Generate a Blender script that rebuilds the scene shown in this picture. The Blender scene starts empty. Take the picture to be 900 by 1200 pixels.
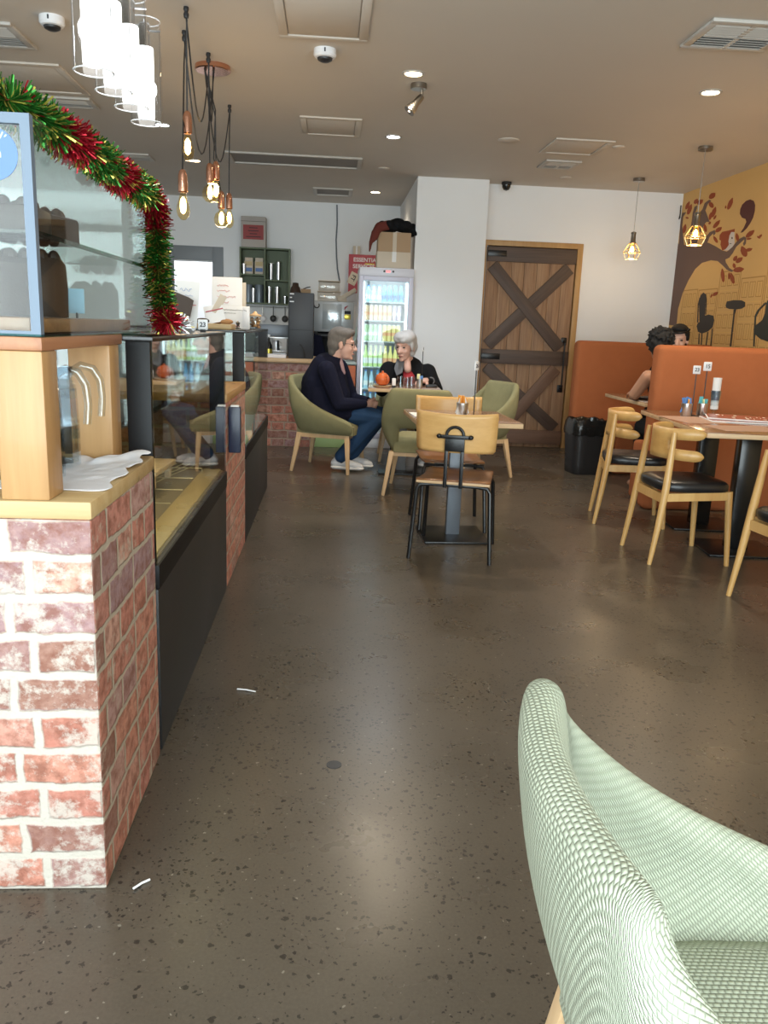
import bpy, bmesh, math, random
from mathutils import Vector, Matrix, Euler
random.seed(7)
S = bpy.context.scene
COL = S.collection
PI = math.pi
def R(d): return math.radians(d)

# ------------------------------------------------------------------ camera, world, light, exposure
cam_d = bpy.data.cameras.new('camera'); cam = bpy.data.objects.new('camera', cam_d); COL.objects.link(cam)
_p, _r, _y = R(12.92), R(2.21), R(4.1)
_f = Vector((math.sin(_y)*math.cos(_p), math.cos(_y)*math.cos(_p), -math.sin(_p)))
_rt = Vector((math.cos(_y), -math.sin(_y), 0)); _up = _rt.cross(_f)
_cx = math.cos(_r)*_rt + math.sin(_r)*_up; _cy = -math.sin(_r)*_rt + math.cos(_r)*_up
cam.matrix_world = Matrix(((_cx.x, _cy.x, -_f.x, 0), (_cx.y, _cy.y, -_f.y, 0), (_cx.z, _cy.z, -_f.z, 1.25), (0, 0, 0, 1)))
cam_d.sensor_fit = 'VERTICAL'; cam_d.sensor_height = 24; cam_d.sensor_width = 18; cam_d.lens = 24*945/1200
cam_d.clip_start = .02
S.camera = cam
W = bpy.data.worlds.new('sky'); S.world = W; W.use_nodes = True
_bg = W.node_tree.nodes['Background']; _bg.inputs[0].default_value = (.78, .88, 1, 1); _bg.inputs[1].default_value = 1.6
S.view_settings.view_transform = 'Standard'; S.view_settings.look = 'None'
S.view_settings.gamma = 1; S.view_settings.exposure = .1; S.view_settings.use_curve_mapping = False

def light(name, kind, loc, power, color=(1, 1, 1), size=.1, rot=(0, 0, 0), size_y=None, spot=None, spread=None):
    d = bpy.data.lights.new(name, kind); d.energy = power; d.color = color
    if kind == 'AREA':
        d.size = size
        if size_y: d.shape = 'RECTANGLE'; d.size_y = size_y
        if spread: d.spread = spread
    elif kind == 'SPOT': d.spot_size = spot or R(110); d.spot_blend = .8; d.shadow_soft_size = size
    else: d.shadow_soft_size = size
    o = bpy.data.objects.new(name, d); o.location = loc; o.rotation_euler = rot; COL.objects.link(o); return o
# daylight through the shop front behind the camera
light('daylight', 'AREA', (-.4, -1.25, 1.45), 395, (.92, .96, 1), 6.6, (R(90), 0, 0), 2.3)

# ------------------------------------------------------------------ materials
def mat(name, col, rough=.5, metal=0, emit=0, spec=.5, coat=0, ecol=None):
    m = bpy.data.materials.new(name); m.use_nodes = True
    b = m.node_tree.nodes['Principled BSDF']
    b.inputs['Base Color'].default_value = (*col, 1); b.inputs['Roughness'].default_value = rough
    b.inputs['Metallic'].default_value = metal; b.inputs['Specular IOR Level'].default_value = spec
    if coat: b.inputs['Coat Weight'].default_value = coat; b.inputs['Coat Roughness'].default_value = .1
    if emit: b.inputs['Emission Color'].default_value = (*(ecol or col), 1); b.inputs['Emission Strength'].default_value = emit
    return m
class NT:
    def __init__(s, m): s.t = m.node_tree; s.b = s.t.nodes.get('Principled BSDF')
    def n(s, typ, ins=None, **kw):
        x = s.t.nodes.new(typ)
        for k, v in kw.items(): setattr(x, k, v)
        for k, v in (ins or {}).items(): s.set(x.inputs[k], v)
        return x
    def set(s, i, v):
        if isinstance(v, bpy.types.NodeSocket): s.t.links.new(v, i)
        elif isinstance(v, bpy.types.Node): s.t.links.new(v.outputs[0], i)
        elif isinstance(v, tuple) and len(v) == 3 and i.type == 'RGBA': i.default_value = (*v, 1)
        else: i.default_value = v
    def math(s, op, a, b=0, c=0): return s.n('ShaderNodeMath', {0: a, 1: b, 2: c}, operation=op).outputs[0]
    def mix(s, f, a, b, blend='MIX'):
        x = s.n('ShaderNodeMix', data_type='RGBA', blend_type=blend)
        s.set(x.inputs[0], f); s.set(x.inputs[6], a); s.set(x.inputs[7], b); return x.outputs[2]
    def ramp(s, f, stops, const=False):
        x = s.n('ShaderNodeValToRGB', {0: f}); e = x.color_ramp.elements
        if const: x.color_ramp.interpolation = 'CONSTANT'
        while len(e) < len(stops): e.new(.5)
        for k, (p, c) in zip(e, stops): k.position = p; k.color = (*c, 1) if isinstance(c, tuple) else (c, c, c, 1)
        return x.outputs[0]
    def coord(s, kind='Object', scale=(1, 1, 1), rnd=False):
        c = s.n('ShaderNodeTexCoord').outputs[kind]
        if rnd:
            o = s.n('ShaderNodeObjectInfo').outputs['Random']
            c = s.n('ShaderNodeVectorMath', {0: c, 1: s.n('ShaderNodeCombineXYZ', {0: s.math('MULTIPLY', o, 7.3), 1: s.math('MULTIPLY', o, 3.1), 2: s.math('MULTIPLY', o, 5.7)}).outputs[0]}, operation='ADD').outputs[0]
        return s.n('ShaderNodeMapping', {0: c, 3: scale}).outputs[0]
    def noise(s, vec, scale=5, detail=3, rough=.5, out=0): return s.n('ShaderNodeTexNoise', {'Vector': vec, 'Scale': scale, 'Detail': detail, 'Roughness': rough}).outputs[out]
    def bump(s, h, dist=.002, strength=1): s.set(s.b.inputs['Normal'], s.n('ShaderNodeBump', {'Height': h, 'Distance': dist, 'Strength': strength}).outputs[0])
    def col(s, c): s.set(s.b.inputs['Base Color'], c)

def wood(name, c1, c2, axis='X', rough=.45, grain=22, coat=0, knots=0):
    m = mat(name, c1, rough, coat=coat); t = NT(m)
    sc = {'X': (.06, 1, 1), 'Y': (1, .06, 1), 'Z': (1, 1, .06)}[axis]
    v = t.coord('Object', sc, True)
    g = t.noise(v, grain, 6, .62); g2 = t.noise(v, grain*5, 3)
    f = t.math('ADD', t.math('MULTIPLY', g, .75), t.math('MULTIPLY', g2, .25))
    c = t.ramp(f, [(.32, c2), (.62, c1)])
    if knots:
        k = t.n('ShaderNodeTexVoronoi', {'Vector': t.coord('Object', {'X': (.4, 1, 1), 'Y': (1, .4, 1), 'Z': (1, 1, .4)}[axis], True), 'Scale': 6.5}).outputs['Distance']
        c = t.mix(t.ramp(k, [(.05, .8), (.13, 0.)]), c, tuple(x*.25 for x in c2))
    t.col(c); t.bump(g2, .0006); return m
def fabric(name, c1, c2, pitch=.006, bump=.0016, rough=.9):
    m = mat(name, c1, rough, spec=.2); t = NT(m)
    uv = t.n('ShaderNodeTexCoord').outputs['UV']
    s = t.n('ShaderNodeSeparateXYZ', {0: uv}); ru = t.math('DIVIDE', s.outputs[0], pitch*1.3); rv = t.math('DIVIDE', s.outputs[1], pitch)
    ru = t.math('ADD', ru, t.math('MULTIPLY', t.math('FLOOR', rv), .5))
    h = t.math('POWER', t.math('MULTIPLY', t.math('ABSOLUTE', t.math('SINE', t.math('MULTIPLY', ru, PI))), t.math('ABSOLUTE', t.math('SINE', t.math('MULTIPLY', rv, PI)))), .55)
    c = t.mix(t.math('MULTIPLY', h, t.math('ADD', .6, t.noise(uv, 14, 2))), c2, c1)
    t.col(c); t.bump(h, bump); return m

def paint(name, col, var=.05, rough=.7):
    m = mat(name, col, rough, spec=.3); t = NT(m); v = t.coord()
    t.col(t.mix(t.noise(v, 1.3, 4), tuple(c*(1-var) for c in col), tuple(min(1, c*(1+var)) for c in col))); t.bump(t.noise(v, 220, 2), .0004); return m
M = {}
M['wall'] = paint('wall_paint', (.82, .83, .845)); M['ceil'] = paint('ceiling_paint', (.60, .545, .48), .05)
M['mustard'] = paint('mustard_paint', (.64, .41, .16), .06)
M['greypaint'] = mat('grey_trim_paint', (.22, .24, .26), .5)
def brick(name, wash, mort=.0095, m1=(.46, .41, .35), m2=(.53, .48, .42)):
    m = mat(name, (.4, .15, .1), .9, spec=.25); t = NT(m)
    uv = t.n('ShaderNodeTexCoord').outputs['UV']
    w = t.noise(uv, 14, 4, .6, 1)
    v = t.n('ShaderNodeVectorMath', {0: w, 1: (.5, .5, .5)}, operation='SUBTRACT').outputs[0]
    v = t.n('ShaderNodeVectorMath', {0: v, 1: (.026, .026, 0)}, operation='MULTIPLY').outputs[0]
    uv2 = t.n('ShaderNodeVectorMath', {0: uv, 1: v}, operation='ADD').outputs[0]
    b = t.n('ShaderNodeTexBrick', {'Vector': uv2, 'Color1': (0, 0, 0), 'Color2': (1, 1, 1), 'Mortar': (.5, .5, .5), 'Scale': 1, 'Mortar Size': mort, 'Mortar Smooth': .5, 'Brick Width': .215, 'Row Height': .0855}, offset=.5, squash=.62, squash_frequency=2)
    bc = t.ramp(b.outputs[0], [(0, (.36, .10, .07)), (.2, (.46, .15, .10)), (.4, (.50, .20, .13)), (.55, (.42, .13, .10)), (.7, (.55, .30, .22)), (.85, (.23, .15, .19)), (.95, (.20, .085, .06))])
    bc = t.mix(t.noise(uv, 60, 5), bc, t.mix(.5, bc, (.62, .40, .32))); bc = t.mix(t.ramp(t.noise(uv, 22, 5, .65), [(.42, 0.), (.62, .75)]), bc, (.20, .075, .05))
    ws = t.math('ADD', t.noise(uv, 9, 6, .7), t.math('MULTIPLY', t.noise(uv, 45, 5, .7), .4))
    ws = t.ramp(ws, [(.72-wash, 0.), (.82-wash, 1.)])
    c = t.mix(t.math('MULTIPLY', ws, .75), bc, m2)
    mc = t.mix(t.noise(uv, 30, 4), m1, m2)
    t.col(t.mix(b.outputs[1], c, mc))
    t.bump(t.math('ADD', t.math('MULTIPLY', t.math('SUBTRACT', 1, b.outputs[1]), .7), t.math('MULTIPLY', t.noise(uv, 90, 4), .6)), .004); return m
M['brick'] = brick('whitewashed_brick', .03, .013); M['brick2'] = brick('red_brick', -.06, .0095, (.30, .22, .17), (.38, .29, .23)); M['brick3'] = brick('tan_mortar_brick', -.05, .0085, (.36, .29, .22), (.46, .39, .31))
def floor_mat():
    m = mat('polished_concrete', (.08, .065, .05), .3); t = NT(m); v = t.coord()
    d = t.n('ShaderNodeVectorMath', {0: v, 1: t.n('ShaderNodeVectorMath', {0: t.noise(v, 90, 2, .5, 1), 3: .016}, operation='SCALE').outputs[0]}, operation='ADD').outputs[0]
    big = t.noise(v, .9, 5, .6)
    base = t.mix(t.ramp(big, [(.35, 0.), (.65, 1.)]), (.076, .058, .041), (.120, .094, .068))
    base = t.mix(t.noise(v, 130, 4, .7), t.mix(.5, base, (.03, .025, .02)), t.mix(.3, base, (.17, .145, .115)))
    patch = t.ramp(t.noise(v, 1.6, 3), [(.35, .0), (.6, 1.)])
    def chips(scale, frac, r, dens):
        x = t.n('ShaderNodeTexVoronoi', {'Vector': d, 'Scale': scale, 'Randomness': 1.})
        s = t.n('ShaderNodeSeparateColor', {0: x.outputs['Color']})
        sel = t.math('GREATER_THAN', s.outputs[0], t.math('SUBTRACT', 1., t.math('MULTIPLY', dens, frac)))
        sz = t.math('MULTIPLY', s.outputs[1], r)
        return t.math('MULTIPLY', sel, t.math('LESS_THAN', x.outputs['Distance'], sz))
    dens = t.math('ADD', .35, patch)
    c1 = chips(66, .24, .50, dens); c2 = chips(130, .24, .55, dens)
    c = t.math('MAXIMUM', c1, c2)
    lt = chips(100, .05, .35, 1.)
    base = t.mix(t.math('MULTIPLY', lt, .6), base, (.30, .27, .22))
    t.col(t.mix(t.math('MULTIPLY', c, .82), base, (.016, .013, .011)))
    t.set(t.b.inputs['Roughness'], t.math('ADD', .19, t.math('MULTIPLY', t.noise(v, 3, 5), .2)))
    t.bump(t.noise(v, 1.2, 3), .004, .35)
    return m
M['floor'] = floor_mat()
def glass_mat(name, tint=(.93, .97, .96), refl=1.):
    m = bpy.data.materials.new(name); m.use_nodes = True; t = NT(m); t.t.nodes.remove(t.b)
    tr = t.n('ShaderNodeBsdfTransparent', {0: tint}); gl = t.n('ShaderNodeBsdfGlossy', {0: (1, 1, 1), 'Roughness': .02})
    fr = t.n('ShaderNodeFresnel', {0: 1.52}).outputs[0]; bf = t.n('ShaderNodeNewGeometry').outputs['Backfacing']
    f = t.math('MULTIPLY', t.math('MULTIPLY', fr, refl), t.math('SUBTRACT', 1, bf))
    mx = t.n('ShaderNodeMixShader', {0: f, 1: tr, 2: gl}); t.set(t.t.nodes['Material Output'].inputs[0], mx.outputs[0]); return m
M['glass'] = glass_mat('clear_glass', refl=1.25); M['shopglass'] = glass_mat('display_front_glass', refl=.9); M['sideglass'] = glass_mat('display_side_glass', refl=.6); M['glassgreen'] = glass_mat('glass_edge', (.45, .72, .62)); M['tumbler'] = glass_mat('drinking_glass', (.86, .91, .93), 3.); M['shade'] = glass_mat('pendant_glass', (.96, .97, .98), 2.5); M['jug'] = glass_mat('jug_glass', (.87, .92, .95), 2.)
M['amber'] = glass_mat('amber_glass', (1, .88, .62), 1.5)
M['pine'] = wood('pine', (.45, .255, .105), (.34, .175, .065), 'Z', .45, 14, .1, 1)
M['pineX'] = wood('pine_board', (.50, .35, .175), (.40, .25, .10), 'X', .5, 14, 0, 1); M['pineY'] = wood('pine_edge', (.50, .30, .12), (.36, .19, .07), 'Y', .5, 14, 0, 1)
M['redpine'] = wood('stained_pine', (.36, .16, .075), (.24, .095, .045), 'Y', .45, 14, 0, 1)
M['oak'] = wood('pale_oak', (.72, .50, .29), (.62, .40, .21), 'Z', .42, 16)
M['beech'] = wood('honey_beech', (.66, .41, .16), (.56, .31, .10), 'Z', .38, 14, .15); M['beechX'] = wood('honey_beech_band', (.62, .37, .13), (.50, .27, .08), 'Y', .38, 14, .15)
M['ply'] = wood('oak_plywood', (.70, .42, .16), (.60, .33, .11), 'X', .4, 18, .1); M['seatwood'] = wood('brown_seat_wood', (.26, .115, .045), (.17, .068, .025), 'X', .4, 16, .1)
M['walnut'] = wood('table_top_wood', (.28, .145, .075), (.19, .09, .045), 'Y', .22, 12, .4); M['edge'] = wood('table_edge', (.66, .46, .27), (.5, .32, .17), 'X', .45, 18)
M['tabletop'] = wood('worn_table_top', (.33, .20, .125), (.24, .13, .08), 'X', .25, 12, .4)
M['plank'] = wood('rough_planks', (.40, .245, .14), (.20, .105, .06), 'Z', .7, 20, 0, 0); M['brace'] = wood('dark_brace', (.11, .072, .055), (.065, .042, .032), 'X', .6, 20)
M['brace2'] = wood('reddish_brace', (.20, .115, .075), (.12, .065, .042), 'X', .6, 20); M['frame'] = wood('door_frame_pine', (.50, .30, .12), (.40, .22, .08), 'Z', .5, 14)
M['green'] = fabric('green_upholstery', (.335, .31, .17), (.205, .19, .10), .006, .0012); M['mint'] = fabric('sage_knit_upholstery', (.49, .525, .405), (.28, .30, .23), .0072, .0021)
M['orange'] = fabric('orange_upholstery', (.41, .135, .052), (.31, .095, .036), .005, .0008)
M['leather'] = mat('black_leather', (.012, .012, .014), .32); M['blackmetal'] = mat('black_metal', (.006, .006, .007), .35, .0); M['blackgloss'] = mat('black_gloss_panel', (.006, .006, .007), .22)
M['blackpost'] = mat('black_post', (.004, .004, .005), .5, spec=.3); M['blackpanel'] = mat('black_laminate', (.018, .018, .019), .42); M['blackplastic'] = mat('black_plastic', (.02, .02, .022), .4); M['darkgrey'] = mat('charcoal_plastic', (.030, .033, .040), .45)
M['steel'] = mat('brushed_steel', (.62, .63, .65), .28, 1); M['nickel'] = mat('brushed_nickel', (.35, .33, .30), .3, 1); M['chrome'] = mat('chrome', (.8, .8, .82), .08, 1); M['copper'] = mat('copper', (.72, .38, .26), .22, 1)
M['brass'] = mat('pale_brass', (.75, .55, .28), .3, .8); M['alu'] = mat('blue_grey_aluminium', (.105, .145, .20), .4); M['greysteel'] = mat('grey_pedestal', (.16, .18, .21), .4, .4)
M['white'] = mat('white_plastic', (.78, .78, .80), .35); M['ventwhite'] = mat('vent_white', (.50, .475, .44), .5); M['dark'] = mat('dark_void', (.012, .012, .012), .8); M['ventgrey'] = mat('filter_grey', (.27, .255, .24), .8)
M['paper'] = mat('paper', (.80, .80, .80), .8); M['card'] = mat('cardboard', (.42, .29, .18), .85); M['palecard'] = mat('pale_cardboard', (.60, .52, .42), .85); M['boxgrey'] = mat('grey_carton', (.42, .38, .35), .8)
M['red'] = mat('sign_red', (.42, .055, .075), .5); M['redlabel'] = mat('dull_red_print', (.30, .06, .06), .7); M['ink'] = mat('dark_ink', (.02, .02, .03), .7); M['redink'] = mat('red_ink', (.62, .18, .20), .7); M['blueink'] = mat('blue_ink', (.25, .36, .62), .7)
M['orangecer'] = mat('orange_ceramic', (.62, .13, .035), .18); M['cloth'] = fabric('white_cloth', (.80, .78, .80), (.7, .68, .70), .004, .0004)
M['navy'] = fabric('navy_wool', (.010, .011, .028), (.006, .007, .018), .004, .0005); M['denim'] = fabric('blue_denim', (.030, .075, .17), (.018, .045, .11), .003, .0005); M['blackcloth'] = fabric('black_cloth', (.010, .010, .012), (.006, .006, .007), .004, .0005)
M['redcloth'] = mat('red_top', (.42, .03, .04), .8); M['greycloth'] = mat('grey_collar', (.16, .16, .17), .9); M['maroon'] = mat('maroon_cloth', (.13, .025, .018), .9)
M['skin'] = mat('skin', (.68, .41, .33), .5); M['skin2'] = mat('skin_tan', (.46, .24, .15), .5); M['skin3'] = mat('skin_fair', (.68, .44, .36), .5); M['lips'] = mat('lips', (.42, .14, .12), .5)
M['greyhair'] = mat('grey_hair', (.16, .14, .125), .7); M['whitehair'] = mat('silver_hair', (.56, .54, .53), .65); M['blackhair'] = mat('black_hair', (.005, .0045, .005), .75); M['eye'] = mat('dark_eye', (.02, .015, .012), .2)
for k in ('greyhair', 'whitehair', 'blackhair'):
    _t = NT(M[k]); _t.bump(_t.noise(_t.coord('Object', (1, 1, .25)), 160, 3), .004)
M['shoe'] = mat('pale_grey_shoe', (.62, .64, .68), .6); M['sole'] = mat('white_sole', (.8, .8, .8), .5)
M['olive'] = mat('olive_shelf_paint', (.085, .115, .055), .5); M['canister'] = mat('grey_canister', (.16, .19, .22), .35, .4); M['tan'] = mat('tan_bag', (.50, .38, .20), .6)
M['clearplastic'] = glass_mat('clear_plastic', (.86, .84, .80), 1.5); M['choc'] = paint('chocolate', (.035, .018, .012), .3, .5); M['crust'] = paint('baked_crust', (.36, .19, .08), .3, .7)
M['cream'] = mat('cream', (.75, .66, .5), .6); M['stickerblue'] = mat('sticker_blue', (.10, .18, .38), .6); M['stickertext'] = mat('sticker_white', (.55, .62, .75), .6)
M['yellowbase'] = mat('cream_case_floor', (.26, .20, .10), .4); M['wire'] = mat('wire', (.75, .66, .42), .3, .6); M['deckedge'] = mat('yellow_deck_edge', (.66, .46, .16), .4)
def emis(name, col, s): return mat(name, col, .5, emit=s)
M['warmlamp'] = emis('warm_lamp', (1, .80, .50), 22); M['coollamp'] = emis('cool_lamp', (.85, .93, 1), 22); M['filament'] = emis('filament', (1, .66, .26), 30); M['led'] = emis('white_led', (1, .98, .94), 4)
M['fridgeled'] = emis('fridge_led', (.80, .96, 1), 1.7); M['caseled'] = emis('case_led', (1, .72, .28), 12); M['redled'] = emis('red_led', (1, .1, .1), 3)
def tinsel(name, c):
    return mat(name, c, .28, .75)
M['tg'] = tinsel('green_tinsel', (.03, .16, .022)); M['tr'] = tinsel('red_tinsel', (.36, .010, .022)); M['ty'] = tinsel('gold_tinsel', (.62, .52, .10)); M['ts'] = tinsel('silver_tinsel', (.75, .75, .78))
M['bark'] = paint('mural_bark', (.15, .095, .08), .1); M['leaf'] = paint('mural_rust', (.30, .065, .022), .15); M['plum'] = mat('mural_plum', (.085, .02, .018), .7); M['muralink'] = mat('mural_charcoal', (.030, .026, .026), .7); M['muralface'] = mat('mural_white', (.60, .56, .55), .7)
M['murallines'] = mat('mural_lines', (.42, .24, .07), .8); M['murallight'] = mat('mural_light_lines', (.68, .44, .15), .8); M['lampgreen'] = mat('mural_dark_green', (.018, .026, .024), .6)
# ------------------------------------------------------------------ mesh helpers
class MB:
    def __init__(s): s.bm = bmesh.new(); s.uvl = s.bm.loops.layers.uv.new('UVMap'); s.keep = set()
    def _fin(s, vs, mi=0, M4=None):
        if M4: bmesh.ops.transform(s.bm, matrix=M4, verts=vs)
        for f in {f for v in vs for f in v.link_faces}: f.material_index = mi
    def box(s, x0, x1, y0, y1, z0, z1, bev=0, mi=0, rot=None, seg=2):
        # axis-aligned box, or a box turned by rot (Euler degrees) about its own centre
        vs = bmesh.ops.create_cube(s.bm, size=1)['verts']
        c = Vector(((x0+x1)/2, (y0+y1)/2, (z0+z1)/2))
        T = Matrix.Translation(c)
        if rot: T = T @ Euler([R(a) for a in rot]).to_matrix().to_4x4()
        bmesh.ops.transform(s.bm, matrix=T @ Matrix.Diagonal((abs(x1-x0), abs(y1-y0), abs(z1-z0), 1)), verts=vs)
        if bev:
            es = list({e for v in vs for e in v.link_edges})
            r = bmesh.ops.bevel(s.bm, geom=es, offset=bev, segments=seg, affect='EDGES', profile=.5, clamp_overlap=True)
            vs = list({v for f in r['faces'] for v in f.verts} | {v for v in vs if v.is_valid})
        s._fin(vs, mi); return s
    def bar(s, p0, p1, w, d, w1=None, d1=None, mi=0, bev=0, upv=(0, 1, 0)):
        # rectangular tapered bar between two points
        p0, p1 = Vector(p0), Vector(p1); z = (p1-p0).normalized(); y = Vector(upv)
        x = y.cross(z)
        if x.length < 1e-4: x = Vector((1, 0, 0)).cross(z)
        x.normalize(); y = z.cross(x); w1 = w if w1 is None else w1; d1 = d if d1 is None else d1
        ring = lambda p, a, b: [s.bm.verts.new(p+x*sx*a/2+y*sy*b/2) for sx, sy in ((-1, -1), (1, -1), (1, 1), (-1, 1))]
        A, B = ring(p0, w, d), ring(p1, w1, d1)
        fs = [s.bm.faces.new(A[::-1]), s.bm.faces.new(B)]+[s.bm.faces.new((A[i], A[(i+1) % 4], B[(i+1) % 4], B[i])) for i in range(4)]
        vs = A+B
        if bev:
            r = bmesh.ops.bevel(s.bm, geom=list({e for f in fs for e in f.edges}), offset=bev, segments=2, affect='EDGES', profile=.5, clamp_overlap=True)
            vs = list({v for f in r['faces'] for v in f.verts} | {v for v in vs if v.is_valid})
        s._fin(vs, mi); return s
    def tube(s, pts, r, seg=8, mi=0, cap=True, closed=False):
        pts = [Vector(p) for p in pts]; n = len(pts); rr = r if isinstance(r, (list, tuple)) else [r]*n; rings = []; px = None
        for i, p in enumerate(pts):
            if closed: t = pts[(i+1) % n]-pts[i-1]
            else: t = pts[min(i+1, n-1)]-pts[max(i-1, 0)]
            t.normalize()
            if px is None: px = t.orthogonal().normalized()
            px = (px-t*px.dot(t))
            px = px.normalized() if px.length > 1e-6 else t.orthogonal().normalized()
            py = t.cross(px)
            rings.append([s.bm.verts.new(p+(px*math.cos(2*PI*k/seg)+py*math.sin(2*PI*k/seg))*rr[i]) for k in range(seg)])
        fs = []
        for i in range(n if closed else n-1):
            A, B = rings[i], rings[(i+1) % n]
            for k in range(seg): fs.append(s.bm.faces.new((A[k], A[(k+1) % seg], B[(k+1) % seg], B[k])))
        if cap and not closed: fs += [s.bm.faces.new(rings[0][::-1]), s.bm.faces.new(rings[-1])]
        for f in fs: f.material_index = mi
        return s
    def cyl(s, p0, p1, r, r1=None, seg=16, mi=0): return s.tube([p0, p1], [r, r if r1 is None else r1], seg, mi)
    def lathe(s, prof, c=(0, 0, 0), seg=20, mi=0, axis=None, cap=True):
        # prof: (radius, height) pairs turned about z through c
        T = Matrix.Translation(c) @ (axis.to_4x4() if axis else Matrix.Identity(4)); rings = []
        for r, z in prof: rings.append([s.bm.verts.new(T @ Vector((max(r, 1e-4)*math.cos(2*PI*k/seg), max(r, 1e-4)*math.sin(2*PI*k/seg), z))) for k in range(seg)])
        fs = []
        for A, B in zip(rings, rings[1:]):
            for k in range(seg): fs.append(s.bm.faces.new((A[k], A[(k+1) % seg], B[(k+1) % seg], B[k])))
        if cap: fs += [s.bm.faces.new(rings[0][::-1]), s.bm.faces.new(rings[-1])]
        for f in fs: f.material_index = mi
        return s
    def ell(s, c, rad, rot=None, mi=0, u=14, v=10):
        vs = bmesh.ops.create_uvsphere(s.bm, u_segments=u, v_segments=v, radius=1)['verts']
        T = Matrix.Translation(c)
        if rot is not None: T = T @ (rot.to_4x4() if isinstance(rot, Matrix) else Euler([R(a) for a in rot]).to_matrix().to_4x4())
        s._fin(vs, mi, T @ Matrix.Diagonal((*rad, 1))); return s
    def cap(s, p0, p1, r0, r1, seg=12, mi=0):
        # tapered capsule
        p0, p1 = Vector(p0), Vector(p1); d = p1-p0; L = d.length
        if L < 1e-5: return s.ell(p0, (r0,)*3, mi=mi)
        prof = [(r0*math.cos(a), -r0*math.sin(a)) for a in (PI/2, 1.1, .7, .35, 0)]+[(r1*math.cos(a), L+r1*math.sin(a)) for a in (0, .35, .7, 1.1, PI/2)]
        return s.lathe(prof, p0, seg, mi, Vector((0, 0, 1)).rotation_difference(d).to_matrix())
    def chain(s, pts, rs, seg=10, mi=0):
        for a, b, ra, rb in zip(pts, pts[1:], rs, rs[1:]): s.cap(a, b, ra, rb, seg, mi)
        return s
    def poly(s, pts, thick, axis='z', base=0, mi=0):
        # 2-D outline extruded: axis z uses (x,y), x uses (y,z), y uses (x,z)
        f3 = {'z': lambda p, h: (p[0], p[1], h), 'x': lambda p, h: (h, p[0], p[1]), 'y': lambda p, h: (p[0], h, p[1])}[axis]
        A = [s.bm.verts.new(f3(p, base)) for p in pts]; B = [s.bm.verts.new(f3(p, base+thick)) for p in pts]; n = len(pts)
        fs = [s.bm.faces.new(A[::-1]), s.bm.faces.new(B)]+[s.bm.faces.new((A[i], A[(i+1) % n], B[(i+1) % n], B[i])) for i in range(n)]
        bmesh.ops.recalc_face_normals(s.bm, faces=fs)
        fs = fs[2:]+bmesh.ops.triangulate(s.bm, faces=fs[:2])['faces']
        for f in fs: f.material_index = mi
        return s
    def grid(s, rows, mi=0, close_u=False, close_v=False, uvs=None):
        V = [[s.bm.verts.new(p) for p in r] for r in rows]; nu, nv = len(V), len(V[0])
        for i in range(nu if close_u else nu-1):
            for j in range(nv if close_v else nv-1):
                a, b = (i+1) % nu, (j+1) % nv
                f = s.bm.faces.new((V[i][j], V[i][b], V[a][b], V[a][j])); f.material_index = mi
                if uvs:
                    s.keep.add(f)
                    for l, (p, q) in zip(f.loops, ((i, j), (i, j+1), (i+1, j+1), (i+1, j))): l[s.uvl].uv = uvs[p][q]
        return V
    def build(s, name, mats, parent=None, smooth=35, sub=0, solid=0, loc=None, recalc=True, uvscale=1):
        bm = s.bm
        if recalc: bmesh.ops.recalc_face_normals(bm, faces=bm.faces)
        bm.normal_update()
        for f in bm.faces:
            if f in s.keep: continue
            n = f.normal; a = max(range(3), key=lambda i: abs(n[i]))
            for l in f.loops:
                p = l.vert.co; l[s.uvl].uv = ((p.y, p.z), (p.x, p.z), (p.x, p.y))[a]
        me = bpy.data.meshes.new(name); bm.to_mesh(me); bm.free()
        for m in (mats if isinstance(mats, (list, tuple)) else [mats]): me.materials.append(m)
        if smooth:
            me.polygons.foreach_set('use_smooth', [True]*len(me.polygons)); me.set_sharp_from_angle(angle=R(smooth))
        o = bpy.data.objects.new(name, me); COL.objects.link(o)
        if parent: o.parent = parent
        if loc: o.location = loc
        if solid: mo = o.modifiers.new('solid', 'SOLIDIFY'); mo.thickness = solid; mo.offset = 0
        if sub: mo = o.modifiers.new('sub', 'SUBSURF'); mo.levels = mo.render_levels = sub
        return o
    def blob(s, name, mats, parent=None, voxel=.008, it=4, fac=.5):
        # overlapping pieces grown together into one continuous skin
        me = bpy.data.meshes.new('tmp'); bmesh.ops.recalc_face_normals(s.bm, faces=s.bm.faces); s.bm.to_mesh(me); s.bm.free()
        o = bpy.data.objects.new('tmp', me); COL.objects.link(o)
        r = o.modifiers.new('r', 'REMESH'); r.mode = 'VOXEL'; r.voxel_size = voxel; r.use_smooth_shade = True
        q = o.modifiers.new('s', 'SMOOTH'); q.iterations = it; q.factor = fac
        m2 = bpy.data.meshes.new_from_object(o.evaluated_get(bpy.context.evaluated_depsgraph_get()))
        bpy.data.objects.remove(o); bpy.data.meshes.remove(me); m2.name = name; m2.materials.clear()
        for m in (mats if isinstance(mats, (list, tuple)) else [mats]): m2.materials.append(m)
        bm = bmesh.new(); bm.from_mesh(m2); uv = bm.loops.layers.uv.new('UVMap')
        for f in bm.faces:
            n = f.normal; a = max(range(3), key=lambda i: abs(n[i])); f.smooth = True
            for l in f.loops: p = l.vert.co; l[uv].uv = ((p.y, p.z), (p.x, p.z), (p.x, p.y))[a]
        bm.to_mesh(m2); bm.free()
        o = bpy.data.objects.new(name, m2); COL.objects.link(o)
        if parent: o.parent = parent
        return o

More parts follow.
